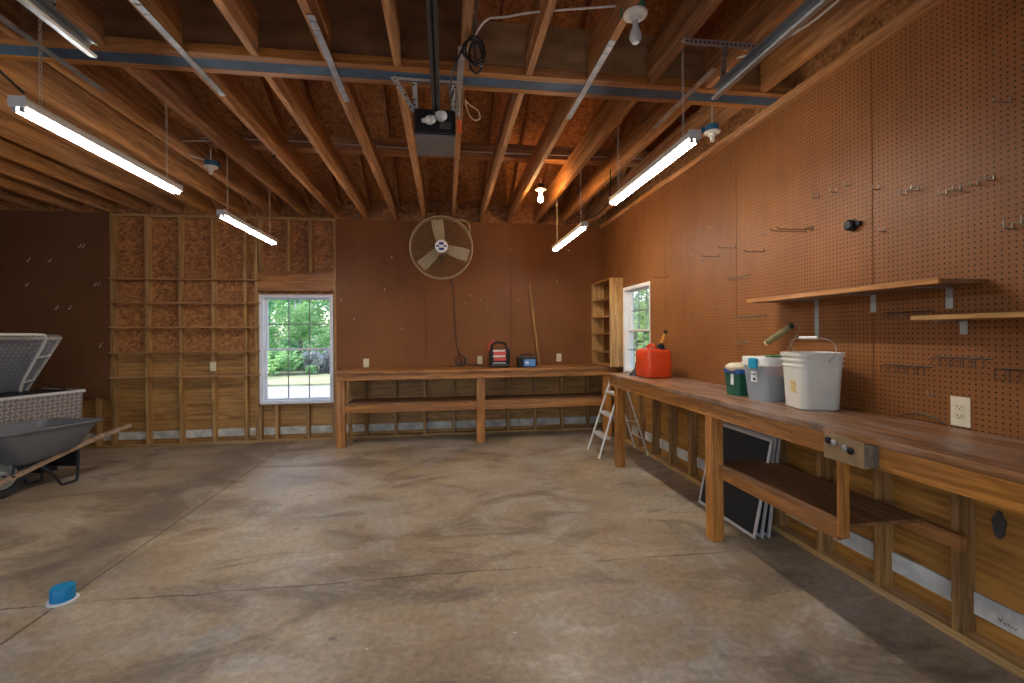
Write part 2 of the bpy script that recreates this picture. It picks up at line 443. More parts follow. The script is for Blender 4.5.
ORD = ['first', 'second', 'third', 'fourth', 'fifth', 'sixth', 'seventh', 'eighth', 'ninth', 'tenth', 'eleventh', 'twelfth', 'thirteenth', 'fourteenth', 'fifteenth']

# ------------------------------------------------------------------ room measures (metres; camera stands above the origin, +y runs into the room)
XR, XRO = 2.34, 2.43        # inner face and sheathing of the side wall
YB, YBO = 6.68, 6.77        # inner face and sheathing of the rear wall
XL, YF = -5.75, -.42
ZC = 3.05                   # underside of the joists
S = .038

# floor
struct(MB().box(XL - .1, XRO + .12, YF - .1, YBO + .12, -.15, 0).build('floor', M['floor']))

# ---- rear wall
wb = sholder('wall_back')
WX0, WX1, WZ0, WZ1 = -2.47, -1.555, .53, 1.985   # window opening
def around(mb, a0, a1, z0, z1, h0, h1, k0, k1, fn):
    """boards covering a0..a1, z0..z1 but for the opening h0..h1, k0..k1"""
    if h0 > a0: fn(mb, a0, min(h0, a1), z0, z1)
    if h1 < a1: fn(mb, max(h1, a0), a1, z0, z1)
    if h0 < a1 and h1 > a0:
        if k0 > z0: fn(mb, max(a0, h0), min(a1, h1), z0, min(k0, z1))
        if k1 < z1: fn(mb, max(a0, h0), min(a1, h1), max(k1, z0), z1)
def bw(mb, a, b, c, d): mb.box(a, b, YBO, YBO + .015, c, d)
mb = MB(); around(mb, XL, XRO + .02, 0, 1.22, WX0, WX1, WZ0, WZ1, bw); mb.build('plywood_sheathing', M['plyB'], wb)
mb = MB(); around(mb, XL, XRO + .02, 1.222, 3.4, WX0, WX1, WZ0, WZ1, bw); mb.build('strand_board_sheathing', M['osb'], wb)
mb = MB(); around(mb, XL - .1, XRO + .12, -.15, 3.4, WX0, WX1, WZ0, WZ1, lambda m, a, b, c, d: m.box(a, b, YBO + .015, YBO + .04, c, d)); mb.build('siding', M['siding'], wb)
MB().box(XL, XRO, YB, YBO, 0, S).build('bottom_plate', wood('stud', 'x'), wb)
MB().box(XL, XRO, YB, YBO, ZC - S, ZC).build('top_plate', wood('stud', 'x'), wb)
MB().box(XL, XRO, YBO - .014, YBO, .085, .185).build('white_sill_strip', M['strip'], wb)['label'] = 'white painted strip along the foot of the rear wall'
def bstud(x, z0=S, z1=ZC - S, w=S): MB().box(x - w/2, x + w/2, YB, YBO, z0, z1, .002).build('stud', wood('stud', 'z'), wb)
for x in (-5.66, -5.26, -4.86, -4.46): bstud(x)
bstud(-4.28)
for x in (-3.87, -3.47, -3.07, -2.67, -2.53): bstud(x)
bstud(-1.51)
for x in (-2.48, -2.12, -1.83): bstud(x, 2.31)
bstud(-2.49, S, 2.03, .036); bstud(-1.545, S, .50, .03)
for x in (-2.28, -1.88): bstud(x, S, .50)
for k in range(10):
    x = -1.11 + .4 * k
    if x < XR - .05: bstud(x)
MB().box(-2.51, -1.49, YB + .002, YBO, 2.045, 2.305, .003).build('header', wood('bench', 'x'), wb)
MB().box(-2.51, -1.53, YB, YBO, .492, .528, .002).build('sill_plate', wood('stud', 'x'), wb)
for (a, b, z0) in ((-5.72, -5.503, .02), (-5.5, -4.30, .66), (-1.495, -.282, .955), (-.279, .938, .955), (.941, 2.335, .955)):
    MB().box(a, b, YB - .006, YB - .0005, z0, ZC - .004, .001).build('hardboard_panel', M['pegL' if a < -4 else 'pegB'], wb)

def dbl_hung(prefix, frame, mat, P, u0, u1, z0, z1, depth, casing):
    """double-hung window; P(u, v, z) maps along-wall u, outward v, height z to the world"""
    def bx(mb, ua, ub, va, vb, za, zb, bev=.003):
        a, b = P(ua, va), P(ub, vb)
        mb.box(min(a[0], b[0]), max(a[0], b[0]), min(a[1], b[1]), max(a[1], b[1]), za, zb, bev)
    f = MB(); t = .026
    bx(f, u0, u0 + t, -.012, depth, z0, z1); bx(f, u1 - t, u1, -.012, depth, z0, z1); bx(f, u0 + t, u1 - t, -.012, depth, z0, z0 + t); bx(f, u0 + t, u1 - t, -.012, depth, z1 - t, z1)
    for c in casing:
        bx(f, *c)
    f.build('window_frame', mat, frame)
    zm = (z0 + z1) / 2 - .01
    for nm, za, zb, v in (('upper_sash', zm - .015, z1 - t, depth - .035), ('lower_sash', z0 + t, zm + .018, depth - .072)):
        s = MB(); q = .022; a, b = u0 + t, u1 - t
        bx(s, a, a + q, v, v + .03, za, zb); bx(s, b - q, b, v, v + .03, za, zb); bx(s, a + q, b - q, v, v + .03, za, za + q); bx(s, a + q, b - q, v, v + .03, zb - q, zb)
        so = s.build(nm, mat, frame)
        g = MB(); bx(g, a + q, b - q, v + .013, v + .017, za + q, zb - q, 0); g.build('glass_pane', M['glass'], so)
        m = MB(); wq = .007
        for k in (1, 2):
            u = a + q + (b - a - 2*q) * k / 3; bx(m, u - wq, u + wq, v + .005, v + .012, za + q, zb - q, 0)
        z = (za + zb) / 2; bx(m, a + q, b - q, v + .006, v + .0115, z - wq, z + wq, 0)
        m.build('muntins', M['muntin'], so)['label'] = 'thin window grid, toned grey as if backlit'  # grey tone carries the backlit shade of the bars
w1 = sholder('window_1', (-2.01, YB, WZ0)); w1['label'] = 'white double hung window with grid panes in the rear stud wall'
dbl_hung('', w1, M['white'], lambda u, v: (u, YB + v), WX0, WX1, WZ0, WZ1, .14, [(WX0 - .02, WX0 + .012, -.014, 0, WZ0 - .012, WZ1 + .012), (WX1 - .012, WX1 + .02, -.014, 0, WZ0 - .012, WZ1 + .012), (WX0 + .012, WX1 - .012, -.014, 0, WZ1 - .012, WZ1 + .012), (WX0 + .012, WX1 - .012, -.03, 0, WZ0 - .015, WZ0 + .016)])

# ---- side wall with pegboard
wr = sholder('wall_right')
QY0, QY1, QZ0, QZ1 = 5.07, 5.865, .93, 2.02
def rw(mb, a, b, c, d): mb.box(XRO, XRO + .015, a, b, c, d)
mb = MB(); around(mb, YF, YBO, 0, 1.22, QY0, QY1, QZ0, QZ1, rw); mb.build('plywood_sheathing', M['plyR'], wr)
mb = MB(); around(mb, YF, YBO, 1.222, 3.3, QY0, QY1, QZ0, QZ1, rw); mb.build('strand_board_sheathing', M['osb'], wr)
mb = MB(); around(mb, YF - .1, YBO + .04, -.15, 3.3, QY0, QY1, QZ0, QZ1, lambda m, a, b, c, d: m.box(XRO + .015, XRO + .04, a, b, c, d)); mb.build('siding', M['siding'], wr)
MB().box(XR - .002, XRO, YF, YB, 0, S, .003).build('bottom_plate', wood('stud', 'y'), wr)
MB().box(XR - .05, XRO, YF, YB, ZC - .055, ZC - .002, .003).build('top_plate', wood('joist', 'y'), wr)
MB().box(XRO - .014, XRO, YF, YB, .125, .225).build('white_sill_strip', M['strip'], wr)['label'] = 'white painted strip along the foot of the pegboard wall'
mb = MB()
for (a, b) in (((1.735, .165), (1.728, .150)), ((1.728, .150), (1.72, .168)), ((1.715, .155), (1.705, .145)), ((1.70, .158), (1.692, .148)), ((1.69, .150), (1.68, .152)), ((1.676, .145), (1.668, .155))): mb.beam((XRO - .0145, a[0], a[1]), (XRO - .0145, b[0], b[1]), .003, .001, (1, 0, 0))
mb.build('pencil_scribble', M['ink'], wr)
y = 1.832 - .4 * 5
while y < 6.6:
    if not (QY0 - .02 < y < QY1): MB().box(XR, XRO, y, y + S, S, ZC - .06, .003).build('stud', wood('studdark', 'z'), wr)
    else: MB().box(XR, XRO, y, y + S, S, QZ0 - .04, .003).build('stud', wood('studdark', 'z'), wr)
    y += .4
ys = [YF, 1.033, 2.252, 3.463, 4.685, 5.91, YB - .008]
for a, b in zip(ys, ys[1:]):
    mb = MB(); around(mb, a + .0028, b - .0028, .93, ZC - .056, QY0, QY1, QZ0, QZ1, lambda m, p, q, c, d: m.box(XR - .0065, XR - .0005, p, q, c, d)); mb.build('pegboard_panel', M['pegR'], wr)
w2 = sholder('window_2', (XR, 5.47, QZ0)); w2['label'] = 'white framed window in the pegboard wall beside the pine shelf unit'
dbl_hung('', w2, M['whitewood'], lambda u, v: (XR + v, u), QY0, QY1, QZ0, QZ1, .105, [(QY1 - .012, QY1 + .025, -.014, 0, QZ0 - .012, QZ1 + .012), (QY0 - .004, QY1 - .012, -.014, 0, QZ1 - .008, QZ1 + .014)])

# ---- left and front walls (out of frame, they close the room and keep its light in)
wl = sholder('wall_left')
MB().box(XL - .1, XL, YF, YBO, -.15, 3.4).build('sheathing', M['osb'], wl)
for k in range(17): MB().box(XL, XL + .09, .0 + .4*k, .04 + .4*k, S, ZC - .002).build('stud', wood('stud', 'z'), wl)
wf = sholder('wall_front')
DX0, DX1, DZ = -1.5, 1.38, 2.3
mb = MB(); mb.box(XL - .1, -5.2, YF - .1, YF, -.15, 3.4); mb.box(-2.4, DX0, YF - .1, YF, -.15, 3.4); mb.box(-5.2, -2.4, YF - .1, YF, DZ, 3.4); mb.box(DX1, XRO + .12, YF - .1, YF, -.15, 3.4); mb.box(DX0, DX1, YF - .1, YF, DZ, 3.4); mb.build('sheathing', M['osb'], wf)  # unseen left bay opening added to bring in more daylight

# ---- ceiling: joists, beam, rafters, roof
ce = sholder('ceiling')
JX = [.125 + .4 * k for k in range(-14, 6)]
for x in JX:
    MB().box(x - .021, x + .021, YF, 2.849, ZC, ZC + .24, .003).build('joist', wood('joist', 'y'), ce)
    MB().box(x - .033, x + .009, 3.067, YBO, ZC, ZC + .24, .003).build('joist', wood('joist', 'y'), ce)
# steel beam sandwiched between two nailers, plywood web on top
MB().box(XL, XR - .01, 2.850, 2.908, ZC - .003, ZC + .052, .003).build('nailer', wood('bench', 'x'), ce)
MB().box(XL, XR - .01, 3.012, 3.066, ZC - .003, ZC + .05, .003).build('nailer', wood('bench', 'x'), ce)
MB().box(XL, XR - .005, 2.909, 3.011, ZC - .0025, ZC + .012, .001).build('steel_beam_flange', M['steel'], ce)['label'] = 'blue grey steel strip between two wooden nailers'
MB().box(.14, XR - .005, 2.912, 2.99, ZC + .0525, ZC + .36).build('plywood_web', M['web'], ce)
MB().box(XL, .137, 2.912, 2.99, ZC + .0525, ZC + .52).build('beam_web', M['webshade'], ce)  # left run of the web, dark tone stands in for weaker light
MB().box(XL, XR, 4.86, 4.95, ZC + .241, ZC + .279, .003).build('catwalk_board', wood('joist', 'x'), ce)
MB().box(XL, XR, 4.822, 4.858, ZC + .241, ZC + .38, .003).build('catwalk_upright', wood('roof', 'x'), ce)
RZ0, RY, RZ1 = 3.32, 2.96, 5.15
def slope(y): return RZ0 + (RZ1 - RZ0) * ((YBO + .03 - y) / (YBO + .03 - RY) if y > RY else (y - YF) / (RY - YF))
def slab(mb, y0, y1, x0, x1, dz0, dz1):
    P = [(x0, y0, slope(y0) + dz0), (x0, y1, slope(y1) + dz0), (x0, y1, slope(y1) + dz1), (x0, y0, slope(y0) + dz1)]
    mb.prism(P, (x1 - x0, 0, 0)); return mb
for x in JX:
    slab(MB(), RY + .02, YBO, x + .012, x + .05, -.16, 0).build('rafter', wood('roof', 'y'), ce)
    slab(MB(), YF, RY - .02, x + .024, x + .062, -.16, 0).build('rafter', wood('roof', 'y'), ce)
MB().box(XL, XR, RY - .019, RY + .019, RZ1 - .25, RZ1).build('ridge_board', wood('roof', 'x'), ce)
slab(MB(), RY, YBO + .4, XL - .3, XRO + .3, .001, .014).build('roof_deck', M['osbroof'], ce)
slab(MB(), YF - .3, RY, XL - .3, XRO + .3, .001, .014).build('roof_deck', M['osbroof'], ce)
mb = slab(MB(), RY, YBO + .4, XL - .3, XRO + .3, .015, .04); slab(mb, YF - .3, RY, XL - .3, XRO + .3, .015, .04); mb.build('roof_shingles', M['roofing'], ce)
for xx in (XL - .05, XRO + .02):
    MB().prism([(xx, YF, 3.3), (xx, YBO, 3.3), (xx, RY, RZ1)], (.03, 0, 0)).build('gable_panel', M['osb'], ce)

# galvanised straps nailed across the beam
for i, (x, a, b, w) in enumerate(((-2.20, 2.45, 3.38, 'leftmost strap, above the near left lamp'), (-1.46, 2.42, 3.34, 'second strap from the left'), (-.66, 2.44, 3.32, 'third strap, left of the door opener'), (.10, 2.60, 3.44, 'strap right beside the door opener'), (.92, 2.44, 3.38, 'strap right of the opener behind the bare bulb'), (1.63, 2.62, 3.45, 'strap under the joist near the pegboard wall'))):
    mb = MB().box(x - .019, x + .019, a, b, ZC - .0075, ZC - .0035, 0)
    for s_ in (-1, 1):
        for q in (a + .05, a + .12, b - .05, b - .12): mb.lathe([(.006, 0), (.006, -.004), (0, -.006)], (x + s_*.009, q, ZC - .0075), 8)
    o = mb.build('metal_strap', M['galv'], org=(x, (a+b)/2, ZC - .008))
    tag(o, 'grey galvanised strap nailed across the beam, ' + w, 'strap', 'galvanised straps across the beam')

# ------------------------------------------------------------------ benches
t = thing('workbench', (.4, 6.38, 0), 'long stained wooden workbench with lower shelf along the rear wall', 'workbench')
MB().box(-1.385, 2.325, 6.07, 6.67, .945, .98, .004).build('worktop', wood('bench', 'x'), t)
MB().box(-1.36, 2.32, 6.10, 6.138, .862, .944, .003).build('apron', wood('bench', 'x'), t)
for x in (-1.335, .45, 2.20):
    MB().box(x - .055, x + .055, 6.14, 6.23, 0, .944, .004).build('leg', wood('bench', 'z'), t)
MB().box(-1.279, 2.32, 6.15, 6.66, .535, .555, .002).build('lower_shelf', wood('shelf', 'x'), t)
for a, b in ((-1.279, .394), (.506, 2.144)): MB().box(a, b, 6.145, 6.18, .44, .534, .003).build('shelf_rail', wood('bench', 'x'), t)

t = thing('workbench', (2.06, 2.7, 0), 'stained wooden workbench with worn top along the pegboard wall', 'workbench')
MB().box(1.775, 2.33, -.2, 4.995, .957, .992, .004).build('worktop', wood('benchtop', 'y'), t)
MB().box(1.80, 1.838, -.18, 4.97, .855, .956, .003).build('apron', wood('bench', 'y'), t)
MB().box(1.80, 1.89, 4.74, 4.83, 0, .854, .005).build('leg', wood('bench', 'z'), t)
MB().box(1.80, 1.882, 2.955, 3.045, 0, .854, .005).build('leg', wood('bench', 'z'), t)
MB().box(1.80, 1.89, .5, .59, 0, .854, .005).build('leg', wood('bench', 'z'), t)
MB().box(1.842, 1.876, 1.94, 1.978, .462, .88, .003).build('hanging_post', wood('bench', 'z'), t)
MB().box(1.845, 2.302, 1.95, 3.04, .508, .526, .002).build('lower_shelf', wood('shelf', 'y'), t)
MB().box(1.845, 1.882, 1.979, 2.954, .440, .5075, .003).build('shelf_rail', wood('bench', 'y'), t)
MB().box(2.300, 2.339, 1.80, 3.0, .436, .5075, .002).build('ledger', wood('bench', 'y'), t)

t = thing('woodworking_vise', (1.79, 1.86, .9), 'wooden vise jaw with two steel screws bolted to the bench apron', 'vise')
MB().box(1.765, 1.799, 1.755, 1.968, .846, .960, .004).build('jaw_board', M['vise'], t)
MB().box(1.768, 1.799, 1.715, 1.7545, .862, .955, .004).build('end_block', M['visemetal'], t)
for y, z in ((1.935, .932), (1.903, .928), (1.845, .916), (1.815, .912)):
    e = y in (1.935, 1.815)
    MB().lathe([(.0, 0), (.013, 0), (.016, .004), (.016, .009), (.009, .013), (0, .014)], (1.765, y, z), 14, Matrix.Rotation(-PI/2, 4, 'Y')).build('screw_head', M['black'] if e else M['galv'], t, smooth=True)

# ------------------------------------------------------------------ slat shelves across the studs
for i, z in enumerate((2.19, 1.88, 1.56, 1.235, .915)):
    mb = MB().box(-4.275, -2.475, YB - .075, YB - .001, z - .010, z + .010, .002)
    w = ('topmost of the five slats', 'second slat from the top', 'middle slat of the five', 'second slat from the bottom', 'lowest slat of the five')[i]
    tag(mb.build('wall_slat', wood('slat', 'x'), org=(-3.4, YB, z)), 'narrow wooden shelf slat across the bare studs, ' + w, 'shelf', 'shelf slats across the studs')

# ------------------------------------------------------------------ pine shelf unit
t = thing('shelf_unit', (2.25, 6.27, .99), 'pale pine open shelf unit on the pegboard wall above the bench corner', 'shelf')
MB().box(2.145, 2.332, 5.885, 5.905, .99, 2.17, .002).build('side_panel', wood('pine', 'z'), t)
MB().box(2.145, 2.332, 6.645, 6.665, .99, 2.17, .002).build('side_panel', wood('pine', 'z'), t)
for z, n in ((2.15, 'top_board'), (.992, 'bottom_board')): MB().box(2.147, 2.332, 5.906, 6.644, z, z + .019, .002).build(n, wood('pine', 'y'), t)
for z in (1.90, 1.655, 1.42, 1.17): MB().box(2.15, 2.332, 5.906, 6.644, z, z + .017, .002).build('shelf_board', wood('pine', 'y'), t)

# ------------------------------------------------------------------ pegboard shelves with brackets
def bracket(par, y, z, drop, reach):
    mb = MB().box(XR - .0105, XR - .0075, y - .016, y + .016, z - drop, z - .001, 0)
    mb.box(XR - reach, XR - .0075, y - .016, y + .016, z - .0045, z - .001, 0)
    mb.build('bracket', M['track'], par)
t = thing('wall_shelf', (2.21, 2.26, 1.65), 'long brown board shelf on three steel brackets across the pegboard', 'shelf', 'board shelves on the pegboard')
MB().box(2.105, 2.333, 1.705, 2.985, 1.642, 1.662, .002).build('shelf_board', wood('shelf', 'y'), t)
MB().box(2.088, 2.104, 1.71, 2.99, 1.641, 1.667, .002).build('front_edge', wood('bench', 'y'), t)
bracket(t, 2.645, 1.642, .235, .18); bracket(t, 2.25, 1.642, .10, .18); bracket(t, 1.86, 1.642, .10, .18)
t = thing('wall_shelf', (2.21, 1.4, 1.49), 'short lower board shelf on the pegboard, cut off by the photo edge', 'shelf', 'board shelves on the pegboard')
MB().box(2.092, 2.333, .95, 1.835, 1.486, 1.506, .002).build('shelf_board', wood('pine', 'y'), t)
bracket(t, 1.80, 1.486, .065, .15); bracket(t, 1.1, 1.486, .065, .15)

# ------------------------------------------------------------------ window screens
def screen(i, x0, x1, yoff, label):
    d = V((x1 - x0, 0, .735)).normalized(); nrm = V((-d.z, 0, d.x))
    A = V((x0, 2.955 + yoff, .004)); B = V((x0, 3.655 + yoff, .004)); H = .70
    t = thing('window_screen', (x0, 3.3 + yoff, 0), label, 'screen', 'insect screens under the bench')
    f = MB(); w = .016
    up = d * H
    for p, q in ((A, A + up), (B, B + up)): f.beam(p, q, .022, .010, nrm)
    for p, q in ((A, B), (A + up, B + up)):
        f.beam(p + d * .011 * (1 if p is A else -1), q + d * .011 * (1 if p is A else -1), .022, .010, nrm)
    f.build('frame', M['alu'], t)
    MB().prism([A + d*.01 + V((0, .01, 0)), B + d*.01 - V((0, .01, 0)), B + up - d*.01 - V((0, .01, 0)), A + up - d*.01 + V((0, .01, 0))], nrm * .002).build('mesh', M['mesh'], t)
screen(0, 2.105, 2.262, 0, 'dark window screen leaning foremost under the bench')
screen(1, 2.165, 2.287, .005, 'dark window screen leaning behind the foremost one')
screen(2, 2.215, 2.312, .0, 'dark window screen leaning rearmost against the studs')

# ------------------------------------------------------------------ step ladder
t = thing('step_ladder', (2.03, 5.34, 0), 'folding aluminium step ladder standing in the gap between the benches', 'ladder')
def lp(s_, z): # front rail point
    k = z / .90; y = (5.13 + .035*k) if s_ < 0 else (5.55 - .035*k); return V((1.725 + .30*k, y, z))
def lr(s_, z):
    k = z / .86; y = (5.15 + .02*k) if s_ < 0 else (5.53 - .02*k); return V((2.33 - .27*k, y, z))
for s_ in (-1, 1):
    fr = MB().tube([lp(s_, .03), lp(s_, .90)], .0125, 10).build('front_rail', M['alu'], t, smooth=True)
    MB().tube([lp(s_, .0), lp(s_, .04)], .017, 10).build('foot_cap', M['cream'], fr, smooth=True)
    rr = MB().tube([lr(s_, .03), lr(s_, .86)], .0105, 10).build('rear_leg', M['alu'], t, smooth=True)
    MB().tube([lr(s_, .0), lr(s_, .04)], .015, 10).build('foot_cap', M['cream'], rr, smooth=True)
    MB().tube([lp(s_, .46), lr(s_, .40)], .005, 6).build('spreader', M['alu'], t)
for z in (.23, .475, .72):
    a, b = lp(-1, z), lp(1, z); MB().box(a.x - .02, a.x + .075, a.y, b.y, z - .018, z + .006, .003).build('step', M['alu'], t)
MB().tube([lr(-1, .2), lr(1, .2)], .007, 8).build('rear_brace', M['alu'], t); 
MB().tube([lp(-1, .90), lp(1, .90)], .0125, 10).build('top_bar', M['alu'], t)

# ------------------------------------------------------------------ gas can
gx0, gx1, gy0, gy1, gz = 1.93, 2.195, 4.27, 4.58, .992
t = thing('gas_can', (2.08, 4.37, gz), 'red plastic gas can with yellow spout on the pegboard bench', 'gas can')
def rrect(x0, x1, y0, y1, z, r, n=4):
    out = []
    for cx, cy, a0 in ((x1-r, y1-r, 0), (x0+r, y1-r, PI/2), (x0+r, y0+r, PI), (x1-r, y0+r, 1.5*PI)):
        for k in range(n + 1): a = a0 + PI/2*k/n; out.append(V((cx + r*math.cos(a), cy + r*math.sin(a), z)))
    return out
def rr_stack(levels, r): return [rrect(gx0+i, gx1-i, gy0+i, gy1-i, z, max(.01, r)) for i, z in levels]
mb = MB().loft(rr_stack([(.02, gz), (.004, gz+.012), (0, gz+.03), (0, gz+.245), (.006, gz+.27), (.03, gz+.288)], .045))
mb.build('body', M['red'], t, smooth=True)
mb = MB().tube(smooth_path([(2.05, 4.53, gz+.27), (2.05, 4.50, gz+.312), (2.05, 4.44, gz+.325), (2.05, 4.375, gz+.315), (2.05, 4.36, gz+.275)], 5), .017, 10); mb.build('handle', M['red'], t, smooth=True)
MB().lathe([(.045, 0), (.045, .012), (.034, .016), (.034, .045), (.02, .05), (.018, .062), (0, .064)], (2.10, 4.33, gz+.280), 18).build('cap', M['black'], t, smooth=True)
sp = MB().tube([(2.10, 4.33, gz+.33), (2.125, 4.32, gz+.41), (2.135, 4.315, gz+.44)], .011, 10).build('spout', M['yellow'], t, smooth=True)
MB().tube([(2.133, 4.316, gz+.436), (2.147, 4.31, gz+.468)], .019, 12).build('spout_tip', M['black'], sp, smooth=True)
mb = MB()
for k in range(4):
    mb.box(gx0 - .003, gx0 + .004, 4.34 + .045*k, 4.365 + .045*k, gz + .06, gz + .2, .002)
mb.build('ribs', M['red'], t)
mb = MB().lathe([(.075, 0), (.07, .01), (.02, .07), (.012, .075), (.009, .13), (.0, .13)], (1.98, 4.66, gz), 18, None)
tag(mb.build('funnel', M['black'], org=(1.98, 4.66, gz), smooth=True), 'small black funnel behind the red gas can', 'funnel')

# ------------------------------------------------------------------ bins and bucket on the bench
t = thing('storage_bin', (2.105, 3.02, .992), 'small dark green bin with a blue rim and cream cloth on top', 'bin')
def taper(mb, c, w0, w1, d0, d1, z0, z1, r, rz=0, steps=None, cap=True):
    m = Matrix.Translation((c[0], c[1], 0)) @ Matrix.Rotation(rz, 4, 'Z'); L = []
    for k in (steps or [(0, 0), (1, 0)]):
        f, e = k; w = w0 + (w1-w0)*f + e; d = d0 + (d1-d0)*f + e
        L.append([m @ p for p in rrect(-w/2, w/2, -d/2, d/2, z0 + (z1-z0)*f, r)])
    mb.loft(L, cap); return mb
gb = (2.10, 3.035)
taper(MB(), gb, .20, .22, .14, .165, .992, 1.165, .02).build('tub', M['green'], t, smooth=True)
taper(MB(), gb, .228, .23, .172, .176, 1.15, 1.18, .02).build('rim', M['bluelid'], t, smooth=True)
MB().box(1.988, 1.9925, 3.0, 3.03, 1.07, 1.145, .0005).build('paper_tag', M['labelw'], t)
mb = MB()
for k in range(9):
    mb.sphere((2.01 + .024*k, 3.03 + R.uniform(-.03, .03), 1.192), .052, (1, 1.35, .62))
tag(mb.build('folded_cloth', M['cloth'], org=(2.10, 3.03, 1.181), smooth=True), 'crumpled cream cloth lying on the dark green bin', 'cloth')

t = thing('storage_bin', (2.12, 2.77, .992), 'frosted clear storage bin with white lid and blue latch', 'bin')
cb = (2.125, 2.772)
taper(MB(), cb, .245, .285, .20, .235, .992, 1.225, .025).build('tub', M['frost'], t, smooth=True)
taper(MB(), cb, .21, .22, .16, .17, 1.0, 1.14, .02).build('contents', M['contents'], t)
taper(MB(), cb, .305, .315, .255, .262, 1.222, 1.277, .025, 0, [(0, 0), (.3, .0), (.32, -.012), (.9, -.012), (1, -.02)]).build('lid', M['whiteplastic'], t, smooth=True)
MB().box(1.955, 1.972, 2.715, 2.79, 1.205, 1.27, .006).build('latch', M['teal'], t)
MB().box(1.985, 1.9895, 2.745, 2.805, 1.115, 1.185, .001).build('label_sticker', M['labelw'], t)
mb = MB(); mb.box(1.9842, 1.986, 2.755, 2.783, 1.125, 1.140); mb.box(1.9842, 1.986, 2.75, 2.798, 1.160, 1.166); mb.build('label_print', M['ink'], t)
MB().box(2.02, 2.2, 2.66, 2.715, 1.2775, 1.290, .005).build('folded_rag', M['lidgreen'], None, org=(2.1, 2.69, 1.2775))
tag(bpy.data.objects['folded_rag'], 'small green rag lying on the white bin lid', 'rag')

t = thing('bucket', (2.12, 2.44, .992), 'white square plastic bucket with a wire handle on the bench', 'bucket')
bc, rz = (2.118, 2.445), math.radians(-12)
mo = MB(); taper(mo, bc, .215, .245, .215, .245, .992, 1.318, .042, rz, [(0, -.012), (.02, 0), (.74, 0), (.745, .008), (.775, .008), (.78, 0), (.84, 0), (.845, .012), (.875, .012), (.88, .002), (.93, .002), (.935, .014), (1, .014), (1, -.012), (.93, -.016), (.05, -.012)]); mo.build('pail', M['bucket'], t, smooth=True)
mm = Matrix.Translation((bc[0], bc[1], 0)) @ Matrix.Rotation(rz, 4, 'Z')
def bl(x, y, z): return mm @ V((x, y, z))
hp = smooth_path([bl(.02, -.130, 1.262), bl(.055, -.142, 1.33), bl(.04, -.115, 1.385), bl(.0, -.06, 1.402), bl(-.05, .03, 1.402), bl(-.06, .115, 1.38), bl(-.03, .142, 1.33), bl(.0, .130, 1.262)], 6)
hd = MB().tube(hp, .0022, 6).build('wire_handle', M['galv'], t, smooth=True)
MB().tube([bl(.0, -.06, 1.403), bl(-.05, .03, 1.403)], .0095, 10).build('grip', M['whiteplastic'], hd, smooth=True)
for s_ in (-1, 1): MB().lathe([(.014, 0), (.014, .006), (.007, .010), (0, .010)], bl(.02 if s_ < 0 else 0, s_*.1185, 1.262), 12, Matrix.Rotation(rz, 4, 'Z') @ Matrix.Rotation(-s_*PI/2, 4, 'X')).build('handle_boss', M['bucket'], t, smooth=True)
mb = MB().prism([bl(-.1125, .005, 1.085), bl(-.1125, -.05, 1.085), bl(-.1165, -.05, 1.155), bl(-.1165, .005, 1.155)], mm.to_3x3() @ V((-.0015, 0, 0))); mb.build('paper_label', M['label'], t)

# roller sleeve hung on a peg
t = thing('paint_roller', (2.25, 2.9, 1.42), 'olive paint roller hanging on a peg above the bins', 'paint roller')
a, b = V((2.255, 3.0, 1.365)), V((2.285, 2.81, 1.475))
MB().tube([a, b], .022, 14).build('sleeve', M['hose'], t, smooth=True)
MB().tube([a + (a-b)*.06, a + (b-a)*.03], .019, 12).build('sleeve_end', M['cloth'], t, smooth=True)
MB().tube([b - (b-a)*.02, b + (b-a)*.07], .015, 10).build('end_cap', M['black'], t, smooth=True)
MB().tube(smooth_path([b + (b-a)*.05, (2.29, 2.755, 1.49), (2.285, 2.745, 1.44), (2.28, 2.80, 1.36), (2.275, 2.835, 1.30), (2.27, 2.80, 1.27)], 6), .003, 6).build('wire_frame', M['wire'], t, smooth=True)
MB().tube([(2.285, 2.80, 1.497), (2.338, 2.80, 1.50)], .003, 6).build('peg', M['wire'], t)

# ------------------------------------------------------------------ items on the rear bench
t = thing('jump_starter', (.72, 6.35, .98), 'black portable jump starter with red and white bands on the rear bench', 'jump starter')
MB().box(.585, .865, 6.27, 6.45, .981, 1.235, .025).build('case', M['black'], t, smooth=True)
for k, (z0, z1, m) in enumerate(((1.195, 1.225, 'stripepink'), (1.155, 1.19, 'stripered'), (1.12, 1.15, 'stripepink'), (1.075, 1.11, 'stripered'), (1.04, 1.05, 'labelw'))):
    MB().box(.63 + .01*(k % 2), .80 + .01*(k % 2), 6.262, 6.275, z0, z1, .002).build('face_band', M[m], t)
MB().box(.61, .84, 6.262, 6.275, 1.0, 1.03, .002).build('base_panel', M['darkgrey'], t)
MB().tube(smooth_path([(.62, 6.36, 1.225), (.64, 6.36, 1.30), (.725, 6.36, 1.325), (.81, 6.36, 1.30), (.83, 6.36, 1.225)], 5), .016, 8).build('carry_handle', M['black'], t, smooth=True)
MB().tube(smooth_path([(.60, 6.33, 1.18), (.565, 6.30, 1.25), (.60, 6.30, 1.32), (.66, 6.31, 1.34)], 5), .011, 8).build('jumper_cable', M['redplain'], t, smooth=True)
t = thing('car_battery', (1.10, 6.33, .98), 'small car battery with blue label on the rear bench', 'battery')
MB().box(.975, 1.225, 6.25, 6.42, .981, 1.105, .006).build('case', M['black'], t)
MB().box(.97, 1.23, 6.246, 6.424, 1.106, 1.125, .006).build('lid', M['darkgrey'], t)
MB().box(1.05, 1.212, 6.2475, 6.2505, .995, 1.09, .001).build('front_label', M['battblue'], t)
